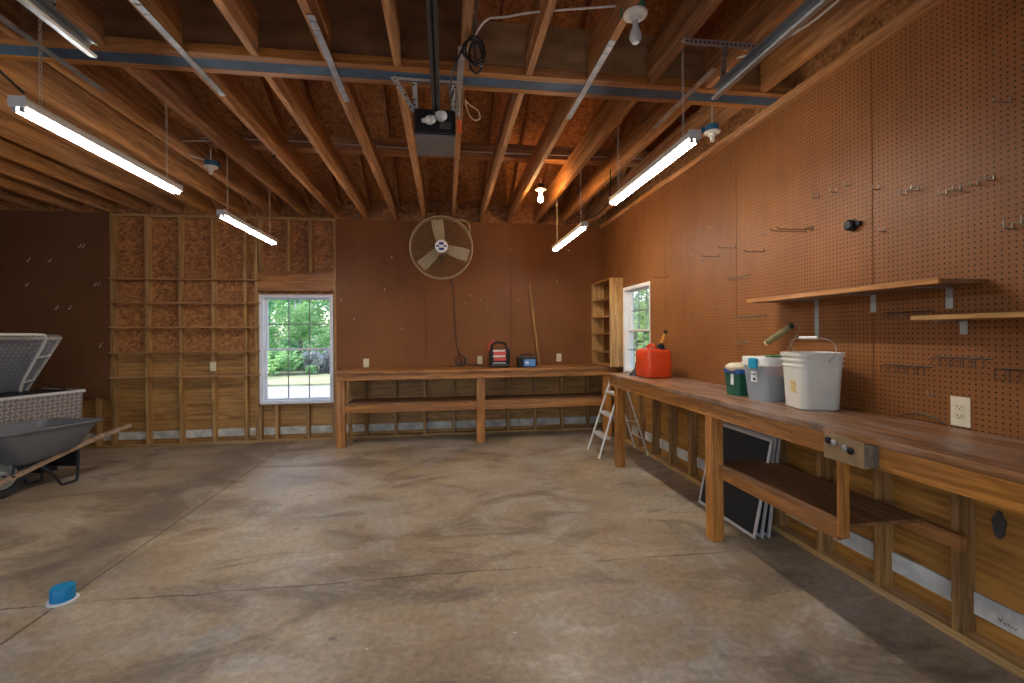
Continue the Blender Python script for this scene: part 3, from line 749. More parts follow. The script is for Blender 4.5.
MB().box(1.075, 1.115, 6.2455, 6.248, 1.03, 1.06, .0005).build('label_mark', M['labelw'], t)
MB().tube(smooth_path([(1.02, 6.33, 1.118), (1.04, 6.33, 1.15), (1.16, 6.33, 1.15), (1.18, 6.33, 1.118)], 5), .008, 8).build('strap_handle', M['black'], t, smooth=True)
mb = MB().tube([(1.335, 6.60, .985), (1.205, 6.665, 2.16)], .017, 10)
tag(mb.build('broom_handle', wood('pine', 'z'), org=(1.335, 6.6, .98), smooth=True), 'bare wooden stick leaning on the rear wall above the bench', 'stick')
tag(MB().beam((-1.26, 6.44, .004), (-1.36, 6.63, .86), .05, .012, (0, 1, 0)).build('thin_board', wood('pine', 'z'), org=(-1.26, 6.44, 0)), 'thin pale board leaning behind the rear bench leg by the window', 'board')

# fan on the rear wall
FC = V((-.05, 6.30, 2.605))
t = thing('wall_fan', (FC.x, 6.66, FC.z), 'large round cream shop fan hung high on the rear wall', 'fan')
FR = .415
gm = MB().ring(FC + V((0, -.03, 0)), FR, .009, 'y', 56, 8); gm.ring(FC + V((0, .08, 0)), FR, .008, 'y', 56, 6); gm.build('rim', M['fancream'], t, smooth=True)
gm = MB()
for k in range(1, 28):
    r = FR * k / 28; gm.ring(FC + V((0, -.03 - .055*math.cos(r/FR*PI/2), 0)), r, .0017, 'y', 48, 4)
for k in range(36):
    a = 2*PI*k/36; gm.tube([FC + V((r*math.cos(a), -.03 - .055*math.cos(r/FR*PI/2), r*math.sin(a))) for r in [FR*q/6 for q in range(1, 7)]], .002, 4)
gm.build('front_guard', M['fanwire'], t)
gm = MB()
for k in range(3, 13): gm.ring(FC + V((0, .09, 0)), FR*k/13, .0016, 'y', 40, 4)
for k in range(8):
    a = 2*PI*k/8 + .2; gm.tube([FC + V((.05*math.cos(a), .09, .05*math.sin(a))), FC + V((FR*math.cos(a), .085, FR*math.sin(a)))], .003, 4)
gm.build('rear_guard', M['fanwire'], t)
for a in (98, -17, 222):
    a = math.radians(a); e = V((math.cos(a), 0, math.sin(a))); n = V((-math.sin(a), 0, math.cos(a))); F = V((0, 1, 0))
    L = []
    for f, wl_, wr_ in ((.16, .052, .052), (.4, .074, .068), (.7, .084, .074), (.90, .084, .074)):
        c = FC + e * FR * f
        L.append([c + n*wl_ - F*.02, c - n*wr_ + F*.03, c - n*wr_ + F*.033, c + n*wl_ - F*.016])
    MB().loft(L).build('blade', M['fanblade'], t)
MB().lathe([(.085, 0), (.085, .012), (.06, .02), (0, .022)], FC + V((0, -.085, 0)), 24, Matrix.Rotation(PI/2, 4, 'X')).build('hub_badge', M['logowhite'], t, smooth=True)
mb = MB()
for dx, dz, w, h in ((0, .034, .062, .034), (0, -.038, .066, .034), (-.048, .0, .04, .022), (.048, .0, .04, .022)):
    mb.cbox(FC + V((dx, -.108, dz)), (w, .004, h), 0, .001)
mb.build('badge_emblem', M['logo'], t)
MB().lathe([(.06, 0), (.075, .02), (.075, .18), (.05, .2), (0, .2)], FC + V((0, .05, 0)), 20, Matrix.Rotation(-PI/2, 4, 'X')).build('motor', M['fancream'], t, smooth=True)
mb = MB().box(FC.x - .05, FC.x + .05, 6.52, 6.672, FC.z - .12, FC.z + .12, .004); mb.build('wall_mount', M['darkgrey'], t)
for x in (-.30, .10): MB().tube([(x, 6.32, ZC - .002), (x, 6.34, FC.z + .34)], .004, 6).build('hanger', M['wire'], t)
MB().tube(smooth_path([(.10, 6.52, ZC - .03), (.22, 6.50, ZC - .02), (.31, 6.50, ZC - .05), (.335, 6.50, ZC - .12), (.335, 6.55, ZC - .2)], 6), .014, 8).build('conduit', M['fancream'], t, smooth=True)
mb = MB().tube(smooth_path([(.05, 6.665, 2.32), (.10, 6.668, 2.1), (.115, 6.668, 1.8), (.15, 6.668, 1.3), (.20, 6.66, 1.12), (.22, 6.60, 1.02)], 6), .006, 6)
for k in range(3): mb.ring((.20, 6.6, 1.065 + .006*k), .075 - .006*k, .006, 'y', 20, 6)
mb.tube(smooth_path([(.27, 6.6, 1.03), (.36, 6.63, 1.0), (.46, 6.66, 1.01)], 5), .006, 6)
tag(mb.build('power_cord', M['cable'], org=(.2, 6.6, .99), smooth=True), 'thin black cord from the fan to a coil on the rear bench', 'cord')

# ------------------------------------------------------------------ outlets and switch
def plate(P, w, h, kind, label, grp=None):
    """P(u, v, z): along-wall, out-of-wall, height"""
    def bx(u0, u1, v0, v1, z0, z1, bev=.001):
        a, b = P(u0, v0), P(u1, v1); return MB().box(min(a[0], b[0]), max(a[0], b[0]), min(a[1], b[1]), max(a[1], b[1]), a[2] + z0, a[2] + z1, bev)
    o = P(0, 0)
    t = thing('light_switch' if kind == 'switch' else 'wall_outlet', o, label, 'switch' if kind == 'switch' else 'outlet', grp)
    bx(-w/2, w/2, 0, .006, -h/2, h/2, .002).build('cover_plate', M['cream'], t)
    if kind == 'switch': bx(-.006, .006, .006, .018, -.012, .012).build('toggle', M['whiteplastic'], t)
    else:
        for s_ in (-1, 1):
            r = bx(-.017, .017, .006, .009, s_*.021 - .014, s_*.021 + .014, .004).build('receptacle', M['cream'], t)
            for u in (-.007, .007): bx(u - .0015, u + .0015, .0085, .0095, s_*.021 - .002, s_*.021 + .008, 0).build('slot', M['ink'], r)
            bx(-.003, .003, .0085, .0095, s_*.021 - .010, s_*.021 - .005, 0).build('slot', M['ink'], r)
fb = lambda x, z: (lambda u, v: (x + u, YB - .0075 - v, z))
plate(fb(-1.10, 1.05), .075, .12, 'o', 'cream wall outlet above the rear bench, nearest the window', 'outlets above the rear bench')
plate(fb(.48, 1.065), .07, .115, 'o', 'cream wall outlet left of the jump starter', 'outlets above the rear bench')
plate(fb(1.645, 1.085), .07, .115, 'o', 'cream wall outlet right of the wooden stick', 'outlets above the rear bench')
plate(lambda u, v: (-3.07 + u, YB - .0015 - v, 1.035), .075, .12, 'switch', 'cream light switch on a stud between the slats')
plate(lambda u, v: (XR - .0075 - v, 1.815 + u, 1.067), .082, .135, 'o', 'cream double outlet low on the pegboard above the worn bench')
mb = MB()
L1 = []
for k in range(14):
    a = 2*PI*k/14; L1.append(V((XRO - .001, 1.735 + (.024 + .005*math.sin(5*a))*math.cos(a), .575 + (.058 + .009*math.cos(4*a))*math.sin(a))))
mb.prism(L1, (-.012, 0, 0)); tag(mb.build('cable_box', M['darkgrey'], org=(XRO, 1.735, .575)), 'dark rough oblong box set in the plywood below the bench', 'box')

# ------------------------------------------------------------------ pegboard hooks
hookn = 0
def hook(y, z, label, group, L=.045, up=.022, mat='wire', double=False, r=.0026):
    mb = MB()
    for dy in ((0,) if not double else (-.03, .03)):
        pts = [(XR - .0068, y + dy, z), (XR - L*.9, y + dy, z), (XR - L, y + dy, z + .006), (XR - L, y + dy, z + up)]
        mb.tube(pts, r, 6); 
        mb.tube([(XR - .0085, y + dy, z - .002), (XR - .0085, y + dy, z + .026)], r, 6)
    if double: mb.tube([(XR - .0085, y - .03, z + .02), (XR - .0085, y + .03, z + .02)], r, 6)
    tag(mb.build('hanging_hook', M[mat], org=(XR - .007, y, z)), label, 'hook', group)
G1 = 'wire hooks in the upper row of the pegboard'
for i, (y, z) in enumerate(((2.63, 2.28), (2.49, 2.275), (2.39, 2.285), (2.21, 2.205), (2.03, 2.135), (1.84, 2.075), (1.71, 2.08))):
    hook(y, z, 'small wire hook in the upper pegboard row, %s from the left' % ORD[i], G1, .05, .025, 'wire', i in (4, 5, 6), .003)
hook(2.18, 1.97, 'small wire hook below the upper row, beside the panel seam', G1)
hook(1.585, 1.86, 'grey wire hook at the photo edge above the shelves', G1, .05, .04, 'wire', True, .004)
hook(1.62, 2.385, 'long wire hook high on the pegboard near the photo edge', G1, .09, .015)
G2 = 'long wire hooks standing out from the pegboard'
for y, z, L, w, d in ((2.70, 2.09, .26, 'right of the small hooks, left of the round black peg', True), (3.13, 2.03, .17, 'second from the right in the middle of the pegboard', False), (3.47, 2.12, .16, 'just left of the far panel seam', False), (3.71, 2.09, .17, 'leftmost of its row in the middle of the pegboard', False), (4.63, 2.02, .18, 'nearest to the window', False)):
    hook(y, z, 'long dark wire hook, ' + w, G2, L, .015, 'darkwire', d)
G3 = 'small hooks on the far half of the pegboard'
far = ((4.38, 2.51, 'highest of all, above the window side'), (4.10, 2.38, 'second row, left of a close pair'), (4.00, 2.385, 'second row, right of a close pair'), (3.82, 2.36, 'second row, farthest right'), (4.14, 2.18, 'third row, left'), (3.95, 2.10, 'third row, right'), (3.11, 2.15, 'left of the long double hook'), (4.48, 1.77, 'right of the window top'), (4.02, 1.62, 'low, above the gas can spout'), (3.78, 1.65, 'low, left of a pair above the bins'), (3.62, 1.64, 'low, right of a pair above the bins'))
for y, z, w in far: hook(y, z, 'tiny wire hook on the far pegboard, ' + w, G3, .045, .02)
def rail(name, y0, y1, z, n, label, group, mat='darkwire', hgt=.04, out=.05):
    t = thing(name, (XR - .008, (y0+y1)/2, z), label, 'tool rack', group)
    MB().tube([(XR - .010, y0, z), (XR - .010, y1, z)], .0024, 6).build('back_wire', M[mat], t)
    for k in range(n):
        y = y0 + (y1 - y0) * (k + .5) / n; w = abs(y1 - y0) / n * .36
        MB().tube([(XR - .010, y - w, z), (XR - out, y - w, z - .004), (XR - out, y - w, z - hgt), (XR - out, y + w, z - hgt), (XR - out, y + w, z - .004), (XR - .010, y + w, z)], .0022, 6).build('loop', M[mat], t)
G4 = 'wire tool racks on the pegboard'
rail('tool_rack', 2.175, 1.935, 1.262, 5, 'dark wire tool rack left of the outlet, under the long shelf', G4)
rail('tool_rack', 1.915, 1.685, 1.315, 5, 'dark wire tool rack right above the cream outlet', G4)
rail('tool_rack', 1.66, 1.45, 1.275, 4, 'dark wire tool rack at the photo edge right of the outlet', G4)
rail('tool_rack', 2.17, 1.93, 1.535, 5, 'dark wire tool rack between the two board shelves', G4, hgt=.025)
rail('tool_rack', 3.56, 3.29, 1.885, 5, 'small wire rack high above the left end of the long shelf', G4, 'wire', .02, .035)
rail('tool_rack', 3.47, 3.10, 1.565, 5, 'dark wire rack above the green bin, left of the roller', G4, 'wire', .022, .03)
rail('tool_rack', 3.46, 3.31, 1.365, 3, 'small faint wire rack just above the green bin', G4, 'wire', .02, .02)
hook(1.94, 1.12, 'small wire hook left of the cream outlet', G1, .035, .03)
tag(MB().tube(smooth_path([(XR - .03, 2.09, 1.0), (XR - .03, 2.0, 1.03), (XR - .03, 1.93, 1.025), (XR - .03, 1.86, .998)], 6), .004, 6).build('bent_wire', M['darkwire'], org=(XR - .03, 2.0, .992)), 'bent dark wire lying at the back of the bench by the outlet', 'wire')
t = thing('round_peg', (XR - .007, 2.38, 2.05), 'round black peg fixed to the pegboard above the long shelf', 'peg')
MB().lathe([(.034, 0), (.034, .006), (.018, .01), (.018, .018), (.030, .022), (.032, .034), (.024, .042), (0, .044)], (XR - .007, 2.375, 2.05), 18, Matrix.Rotation(-PI/2, 4, 'Y')).build('knob', M['black'], t, smooth=True)
MB().lathe([(.014, 0), (.014, .02), (0, .022)], (XR - .007, 2.33, 2.052), 12, Matrix.Rotation(-PI/2, 4, 'Y')).build('stud_bolt', M['black'], t, smooth=True)
# hooks on the rear wall
def bhook(x, z, label, group, h=.05):
    tag(MB().tube([(x, YB - .0068, z + h/2), (x, YB - .012, z + h/2), (x, YB - .03, z - h/2 + .008), (x, YB - .05, z - h/2), (x, YB - .055, z - h/2 + .02)], .0045, 6).build('hanging_hook', M['chain'], org=(x, YB - .007, z)), label, 'hook', group)
G5 = 'hooks on the dark rear panel'
for x, z, w in ((-5.2, 2.42, 'upper left of the dark rear panel'), (-4.96, 2.42, 'upper row of the dark rear panel, right of the first'), (-4.62, 2.61, 'topmost of the dark rear panel, left of a pair'), (-4.58, 2.61, 'topmost of the dark rear panel, right of a pair'), (-5.22, 2.11, 'left edge of the dark rear panel, middle height'), (-4.45, 2.12, 'beside the studs, left of a pair'), (-4.41, 2.12, 'beside the studs, right of a pair'), (-4.89, 1.82, 'lower left of the dark rear panel'), (-4.74, 1.82, 'lower middle of the dark rear panel'), (-4.40, 1.33, 'low beside the studs above the toolbox')):
    bhook(x, z, 'small pale hook, ' + w, G5)
G6 = 'small hooks on the rear wall right of the window'
for i, (x, z) in enumerate(((-1.42, 1.93), (-1.25, 1.66), (-.84, 2.07), (-.74, 2.52), (-.61, 1.52), (.27, 1.88), (.35, 1.99), (.49, 1.93), (.60, 1.79), (.70, 1.68), (.78, 2.08), (.93, 2.66), (1.04, 1.93), (1.62, 2.20), (1.80, 2.66))):
    bhook(x, z, 'tiny hook on the rear hardboard, %s counting from the window' % ORD[i], G6, .03)

# ------------------------------------------------------------------ fluorescent lamps
def chain(mb, p, z1, pitch=.022):
    z = p[2]; k = 0
    while z < z1:
        m = Matrix.Rotation(PI/2 * (k % 2), 4, 'Z') @ Matrix.Diagonal((.55, 1, 1, 1))
        mb.ring((p[0], p[1], z), .0125, .0020, 'y', 8, 4, m); z += pitch; k += 1
    return mb
def lamp(x, y0, y1, z, label, cord=None):
    t = thing('fluorescent_lamp', (x, (y0+y1)/2, z + .06), label, 'lamp', 'hanging fluorescent shop lights')
    P = [(x - .033, y0, z + .008), (x - .030, y0, z + .005), (x + .030, y0, z + .005), (x + .033, y0, z + .008), (x + .033, y0, z + .034), (x + .024, y0, z + .048), (x - .024, y0, z + .048), (x - .033, y0, z + .034)]
    MB().prism(P, (0, y1 - y0, 0)).build('housing', M['enamel'], t)
    for y in (y0 - .006, y1 + .0005): MB().box(x - .035, x + .035, y, y + .0055, z + .001, z + .050, .002).build('end_plate', M['enamel'], t)
    for s_ in (-1, 1):
        tb = MB().tube([(x + s_*.0145, y0 + .015, z - .006), (x + s_*.0145, y1 - .015, z - .006)], .0115, 12).build('tube', M['tube'], t, smooth=True)
        MB().box(x + s_*.0145 - .009, x + s_*.0145 + .009, y0, y0 + .014, z - .018, z + .006, .002).build('tube_socket', M['galv'], tb)
        MB().box(x + s_*.0145 - .009, x + s_*.0145 + .009, y1 - .014, y1, z - .018, z + .006, .002).build('tube_socket', M['galv'], tb)
    for y in (y0 + .12, y1 - .12):
        chain(MB(), (x, y, z + .06), ZC - .005).build('hanging_chain', M['chain'], t)
    if cord: MB().tube(smooth_path(cord, 6), .006, 6).build('cord', M['cable'], t, smooth=True)
    return t
lamp(-1.873, 2.345, 3.58, 2.462, 'lit fluorescent shop light on the left, nearer the camera', [(-1.873, 2.38, 2.54), (-1.92, 2.28, 2.62), (-2.06, 2.2, 2.80), (-2.28, 2.18, ZC)])
lamp(-1.90, 4.29, 5.525, 2.475, 'lit fluorescent shop light on the left, nearer the rear wall')
lamp(1.34, 2.345, 3.58, 2.485, 'lit fluorescent shop light on the right, nearer the camera')
lamp(1.335, 4.34, 5.575, 2.468, 'lit fluorescent shop light on the right, nearer the rear wall', [(1.345, 4.37, 2.55), (1.44, 4.27, 2.57), (1.56, 4.3, 2.7), (1.60, 4.35, 2.85), (1.62, 4.4, ZC)])

# ------------------------------------------------------------------ bulb sockets
def socket(x, y, z, box, on, label, bulb=True):
    t = thing('lamp_socket', (x, y, z), label, 'bulb lamp', 'porcelain bulb sockets on the joists')
    MB().lathe([(.045, .015), (.05, .02), (.05, .062), (.0, .064)], (x, y, z), 16).build('junction_box', M[box], t, smooth=True)
    MB().lathe([(0, -.022), (.026, -.022), (.03, -.008), (.058, .002), (.060, .012), (.05, .0148), (0, .0148)], (x, y, z), 22).build('porcelain_base', M['porcelain'], t, smooth=True)
    if bulb:
        MB().lathe([(0, -.136), (.018, -.133), (.028, -.118), (.031, -.102), (.027, -.082), (.017, -.060), (.014, -.036), (.014, -.0225), (0, -.0225)], (x, y, z), 18).build('bulb', M['bulbon'] if on else M['bulboff'], t, smooth=True)
    else:
        MB().lathe([(0, -.06), (.016, -.06), (.018, -.0225), (0, -.0225)], (x, y, z), 14).build('socket_shell', M['porcelain'], t, smooth=True)
    MB().box(x - .06, x + .06, y + .045, y + .05, z + .02, z + .068, 0).build('mounting_ear', M[box], t)
    MB().tube([(x, y, z + .06), (x, y, ZC + .12)], .006, 6).build('feed_cable', M['romex'], t)
socket(.955, 2.22, ZC - .02, 'boxgreen', False, 'unlit bare bulb in a porcelain socket at the top of the photo')
socket(1.06, 5.08, ZC - .01, 'black', True, 'glowing bare bulb in a porcelain socket near the rear wall')
socket(2.03, 3.30, ZC - .09, 'boxblue', False, 'empty bulb socket with blue box beside the pegboard wall', False)
socket(-2.13, 4.62, ZC - .06, 'boxblue', False, 'empty bulb socket with blue box above the left lamps', False)

# ------------------------------------------------------------------ garage door opener and tracks
t = thing('garage_door_opener', (-.06, 3.3, 2.74), 'black garage door opener hanging from the ceiling beam', 'garage door opener')
MB().box(-.195, .075, 3.10, 3.46, 2.762, 2.925, .012).build('housing', M['black'], t)
MB().box(-.192, .072, 3.105, 3.45, 2.745, 2.7615, .003).build('bottom_cover', M['oprbottom'], t)
for (x, z, r) in ((-.115, 2.85, .028), (-.045, 2.88, .033)):
    d = V((.6, -.75, -.25)).normalized()
    rot = d.to_track_quat('Z', 'Y').to_matrix().to_4x4()
    MB().lathe([(0, 0), (.016, 0), (.016, .03), (r, .055), (r*1.08, .08), (r*.8, .105), (0, .115)], (x - .02, 3.098, z - .005), 14, rot).build('bulb', M['bulboff'], t, smooth=True)
for k in range(4): MB().box(-.03, .045, 3.0955, 3.0985, 2.80 + .012*k, 2.804 + .012*k, 0).build('vent_slot', M['oprbottom'], t)
DR = .016; mb = MB(); mb.box(-.076, -.026, YF + .1, 3.16, 2.93, 2.936); mb.box(-.076, -.072, YF + .1, 3.16, 2.895, 2.93); mb.box(-.030, -.026, YF + .1, 3.16, 2.895, 2.93); mb.box(-.072, -.056, YF + .1, 3.16, 2.895, 2.899); mb.box(-.046, -.030, YF + .1, 3.16, 2.895, 2.899)
mb.build('rail', M['darkgrey'], t)
MB().tube([(-.051, YF + .12, 2.915), (-.051, 3.1, 2.915)], .006, 6).build('drive_chain', M['blackmetal'], t)
MB().box(-.073, -.033, 3.04, 3.15, 2.875, 2.94, .004).build('rail_bracket', M['blackmetal'], t)
def pstrap(par, p, q, w=.03, nm='hanger_strap'): MB().beam(p, q, w, .004, (0, 1, 0.01)).build(nm, M['perf'], par)
pstrap(t, (-.31, 2.95, ZC - .010), (-.196, 3.12, 2.91)); pstrap(t, (-.185, 3.0, ZC - .010), (-.185, 3.16, 2.926)); pstrap(t, (.06, 3.0, ZC - .010), (.06, 3.16, 2.926))
MB().beam((-.33, 2.965, ZC - .010), (.12, 2.965, ZC - .010), .03, .004, (0, 0, 1)).build('hanger_angle', M['perf'], t)
t = thing('pull_cord', (.105, 3.0, 2.8), 'orange tag hanging on a cord beside the door opener', 'tag')
MB().tube([(.10, 3.06, ZC - .008), (.098, 3.10, 2.86)], .003, 5).build('cord', M['rope'], t); MB().box(.083, .113, 3.09, 3.105, 2.775, 2.86, .004).build('tag', M['orange'], t)
tag(MB().tube(smooth_path([(.14, 3.2, 3.05), (.17, 3.22, 3.03), (.235, 3.25, 3.0), (.245, 3.27, 2.955), (.20, 3.27, 2.95), (.165, 3.25, 2.99), (.145, 3.22, 3.045)], 6), .005, 6).build('hanging_rope', M['rope'], org=(.17, 3.22, 3.03)), 'pale rope loop hanging right of the door opener', 'rope')
# coiled cable on the joist
mb = MB()
for k, (rx, rz_, dx, dz) in enumerate(((.05, .095, 0, 0), (.042, .085, .012, -.01), (.055, .078, -.008, .012), (.036, .10, .006, -.02))): mb.tube([(.165 + dx + rx*math.cos(a), 2.48 + .012*k + .03*math.sin(a), 2.955 + dz + rz_*math.sin(a)) for a in [2*PI*q/24 for q in range(24)]], .006, 6, True)
mb.tube(smooth_path([(.17, 1.9, 3.03), (.16, 2.2, 3.02), (.16, 2.45, 3.0), (.17, 2.5, 2.9)], 6), .006, 6)
mb.tube(smooth_path([(.10, 2.5, 2.97), (.05, 2.6, 2.90), (.035, 2.75, 2.87), (.04, 2.92, 2.90), (.06, 2.99, 3.0)], 6), .007, 6)
mb.tube([(.165, 2.5, 3.02), (.16, 2.5, 3.05)], .006, 6)
tag(mb.build('cable_coil', M['cable'], org=(.165, 2.5, 2.95), smooth=True), 'coiled dark cable hung from a joist in front of the beam', 'cable')

def track(x, s_, label, hang):
    t = thing('door_track', (x, 1.0, 2.69), label, 'track', 'overhead garage door tracks')
    z = 2.69; y0, y1 = YF + .05, 2.26
    P = [(x, y0, z - .028), (x, y0, z + .028), (x - s_*.03, y0, z + .034), (x - s_*.034, y0, z + .022), (x - s_*.030, y0, z + .022), (x - s_*.028, y0, z + .030), (x - s_*.004, y0, z + .024), (x - s_*.004, y0, z - .024), (x - s_*.028, y0, z - .030), (x - s_*.030, y0, z - .020), (x - s_*.034, y0, z - .022), (x - s_*.03, y0, z - .034)]
    MB().prism(P, (0, y1 - y0, 0)).build('channel', M['track'], t)
    mb = MB(); mb.box(min(x, x + s_*.035), max(x, x + s_*.035), y0, y1 - .12, z + .028, z + .0315); mb.box(min(x + s_*.001, x + s_*.005), max(x + s_*.001, x + s_*.005), y0, y1 - .12, z - .005, z + .028); mb.build('stiffener_angle', M['galv'], t)
    for p, q in hang: MB().beam(p, q, .032, .004, (0, 1, .02)).build('hanger_strap', M['perf'], t)
    return t
tr = track(-1.53, -1, 'steel overhead door track on the left, above the near left lamp', [((-1.50, 2.05, ZC - .002), (-1.52, 2.05, 2.72)), ((-1.74, 2.06, ZC - .002), (-1.545, 2.1, 2.72))])
tr = track(1.42, 1, 'steel overhead door track on the right, nearer the pegboard wall', [((1.54, 2.37, ZC - .03), (1.435, 2.24, 2.70)), ((1.72, 2.37, ZC - .03), (1.45, 2.22, 2.72))])
mb = MB(); mb.box(1.30, 1.80, 2.372, 2.376, ZC - .036, ZC - .001); mb.box(1.30, 1.80, 2.376, 2.41, ZC - .005, ZC - .001); mb.build('hanger_angle', M['perf'], tr)

# cables run on the joists
tag(MB().tube(smooth_path([(.13, 2.6, 3.02), (.22, 2.52, 3.14), (.34, 2.48, 3.15), (.52, 2.40, 3.14), (.9, 2.34, 3.16)], 6), .006, 6).build('electrical_cable', M['romex'], org=(.5, 2.45, 3.15), smooth=True), 'white cable looping across the joists above the beam', 'cable')
tag(MB().tube(smooth_path([(XL + .2, 4.75, 3.31), (-3, 4.76, 3.305), (-1.4, 4.74, 3.32), (0, 4.76, 3.305), (1.2, 4.75, 3.31), (2.2, 4.75, 3.31)], 6), .006, 6).build('electrical_cable', M['romex'], org=(0, 4.75, 3.3), smooth=True), 'white cable running along the catwalk board over the joists', 'cable')
tag(MB().tube(smooth_path([(1.98, 1.5, ZC - .03), (1.90, 1.9, ZC - .012), (1.86, 2.15, ZC - .03), (1.78, 2.36, ZC - .03), (1.70, 2.50, ZC - .008)], 6), .006, 6).build('electrical_cable', M['romex'], org=(1.8, 2.2, 3.03), smooth=True), 'white cable drooping beside the door track on the right', 'cable')
tag(MB().tube(smooth_path([(-1.50, 4.8, ZC + .28), (-1.505, 4.55, ZC + .12), (-1.52, 4.42, ZC - .006), (-1.49, 4.38, ZC - .008)], 6), .008, 6).build('electrical_cable', M['cable'], org=(-1.5, 4.6, ZC), smooth=True), 'short black cable hanging down a joist above the far left lamp', 'cable')
tag(MB().tube(smooth_path([(-2.13, 4.62, ZC + .0), (-2.3, 4.5, ZC + .02), (-2.36, 4.44, ZC + .09), (-2.2, 4.42, ZC + .10), (-1.9, 4.45, ZC + .13)], 6), .006, 6).build('electrical_cable', M['romex'], org=(-2.1, 4.5, ZC), smooth=True), 'pale cable bending out of the blue socket box', 'cable')
tag(MB().tube(smooth_path([(-2.05, 1.95, ZC + .02), (-1.93, 2.0, ZC - .02), (-1.88, 2.04, ZC - .12), (-1.90, 2.08, ZC - .22), (-1.97, 2.12, ZC - .30)], 6), .012, 8).build('hanging_cable', M['cable'], org=(-1.9, 2.05, ZC), smooth=True), 'thick black cable drooping at the top left corner', 'cable')

# ------------------------------------------------------------------ left side: toolbox and wheelbarrow
U, N = V((.357, .934, 0)), V((-.934, .357, 0)); C0 = V((-4.06, 5.87, 0)); ZT = .84
t = thing('truck_toolbox', tuple(C0 - U*.75 + N*.3), 'diamond plate truck toolbox standing open behind the wheelbarrow', 'toolbox')
def tb(a, b, z): return C0 + U*a + N*b + V((0, 0, z))
mb = MB().prism([tb(-1.5, .0, ZT), tb(-1.5, .04, .40), tb(-1.5, .56, .40), tb(-1.5, .60, ZT)], U*1.5).build('body', M['diamond'], t)
MB().prism([tb(-1.49, .02, ZT + .001), tb(-1.49, .58, ZT + .001), tb(-.01, .58, ZT + .001), tb(-.01, .02, ZT + .001)], (0, 0, .006)).build('interior', M['black'], t)
mb = MB()
for a in (-1.52, .0): mb.prism([tb(a, -.01, ZT - .02), tb(a, -.01, ZT + .012), tb(a, .61, ZT + .012), tb(a, .61, ZT - .02)], U*.02)
mb.prism([tb(-1.5, -.015, ZT - .015), tb(-1.5, -.015, ZT + .012), tb(-1.5, .02, ZT + .012), tb(-1.5, .02, ZT - .015)], U*1.5)
mb.build('rim_flange', M['alu'], t)
for a in (-1.3, -.35): MB().prism([tb(a, .06, 0), tb(a, .52, 0), tb(a, .52, .399), tb(a, .06, .399)], U*.14).build('support_block', M['black'], t)
e = V((0, 0, .60)) - N*.52; en = e.normalized(); fn = U.cross(en); fn = fn if fn.x > 0 else -fn     # lid direction and its inner face
H0 = tb(-.16, .585, ZT + .005)
mb = MB().prism([H0, H0 - U*1.2, H0 - U*1.2 + e, H0 + e], -fn*.03); lid = mb.build('lid', M['diamondlid'], t); lid['label'] = 'open lid with a white tube frame'
MB().prism([H0 + V((0,0,0)) - fn*.031, H0 - U*1.2 - fn*.031, H0 - U*1.2 + e - fn*.031, H0 + e - fn*.031], -fn*.006).build('lid_skin', M['diamond'], lid)
mb = MB()
mb.prism([H0, H0 + e, H0 + e - U*.025, H0 - U*.025], fn*.018); mb.prism([H0 + e, H0 + e - en*.025, H0 + e - en*.025 - U*1.2, H0 + e - U*1.2], fn*.018); mb.build('lid_lip', M['alu'], lid)
off = fn*.09
tp = [H0 - U*.04 + off*.3, H0 - U*.13 + off + en*.08, H0 - U*.17 + off + en*.25, H0 - U*.20 + off + en*.78, H0 - U*.23 + off + en*.87, H0 - U*.33 + off + en*.905, H0 - U*1.1 + off + en*.905]
MB().tube(smooth_path(tp, 4), .014, 8).build('tube_frame', M['whiteplastic'], lid, smooth=True)
for q in (.22, .58): MB().tube([H0 - U*.18 + off + en*q, H0 - U*.015 + en*(q - .04) + fn*.02], .008, 6).build('standoff', M['whiteplastic'], lid)
MB().tube([H0 - U*.01 + en*.14, tb(-.04, .20, ZT + .015)], .008, 8).build('gas_strut', M['blackmetal'], t)

W = V((-3.96, 4.745, 0)); A_ = V((.22, .9755, 0)); P_ = V((.9755, -.22, 0))
def wbp(a, p, z): return W + A_*a + P_*p + V((0, 0, z))
t = thing('wheelbarrow', tuple(W + A_*.4), 'grey wheelbarrow with wooden handles standing by the left wall', 'wheelbarrow')
rotw = P_.to_track_quat('Z', 'Y').to_matrix().to_4x4()
prof = [(.118, -.04), (.15, -.05), (.185, -.045), (.20, -.025), (.204, 0), (.20, .025), (.185, .045), (.15, .05), (.118, .04), (.118, -.04)]
wh = MB().lathe(prof, wbp(0, 0, .204), 36, rotw); wh.build('tyre', M['rubber'], t, smooth=True)
MB().lathe([(0, -.03), (.03, -.05), (.042, -.045), (.05, -.015), (.09, -.012), (.108, -.04), (.117, -.042), (.117, .042), (.108, .04), (.09, .012), (.05, .015), (.042, .045), (.03, .05), (0, .03)], wbp(0, 0, .204), 28, rotw).build('wheel_rim', M['rimgrey'], t, smooth=True)
MB().tube([wbp(0, -.16, .204), wbp(0, .16, .204)], .008, 8).build('axle', M['blackmetal'], t)
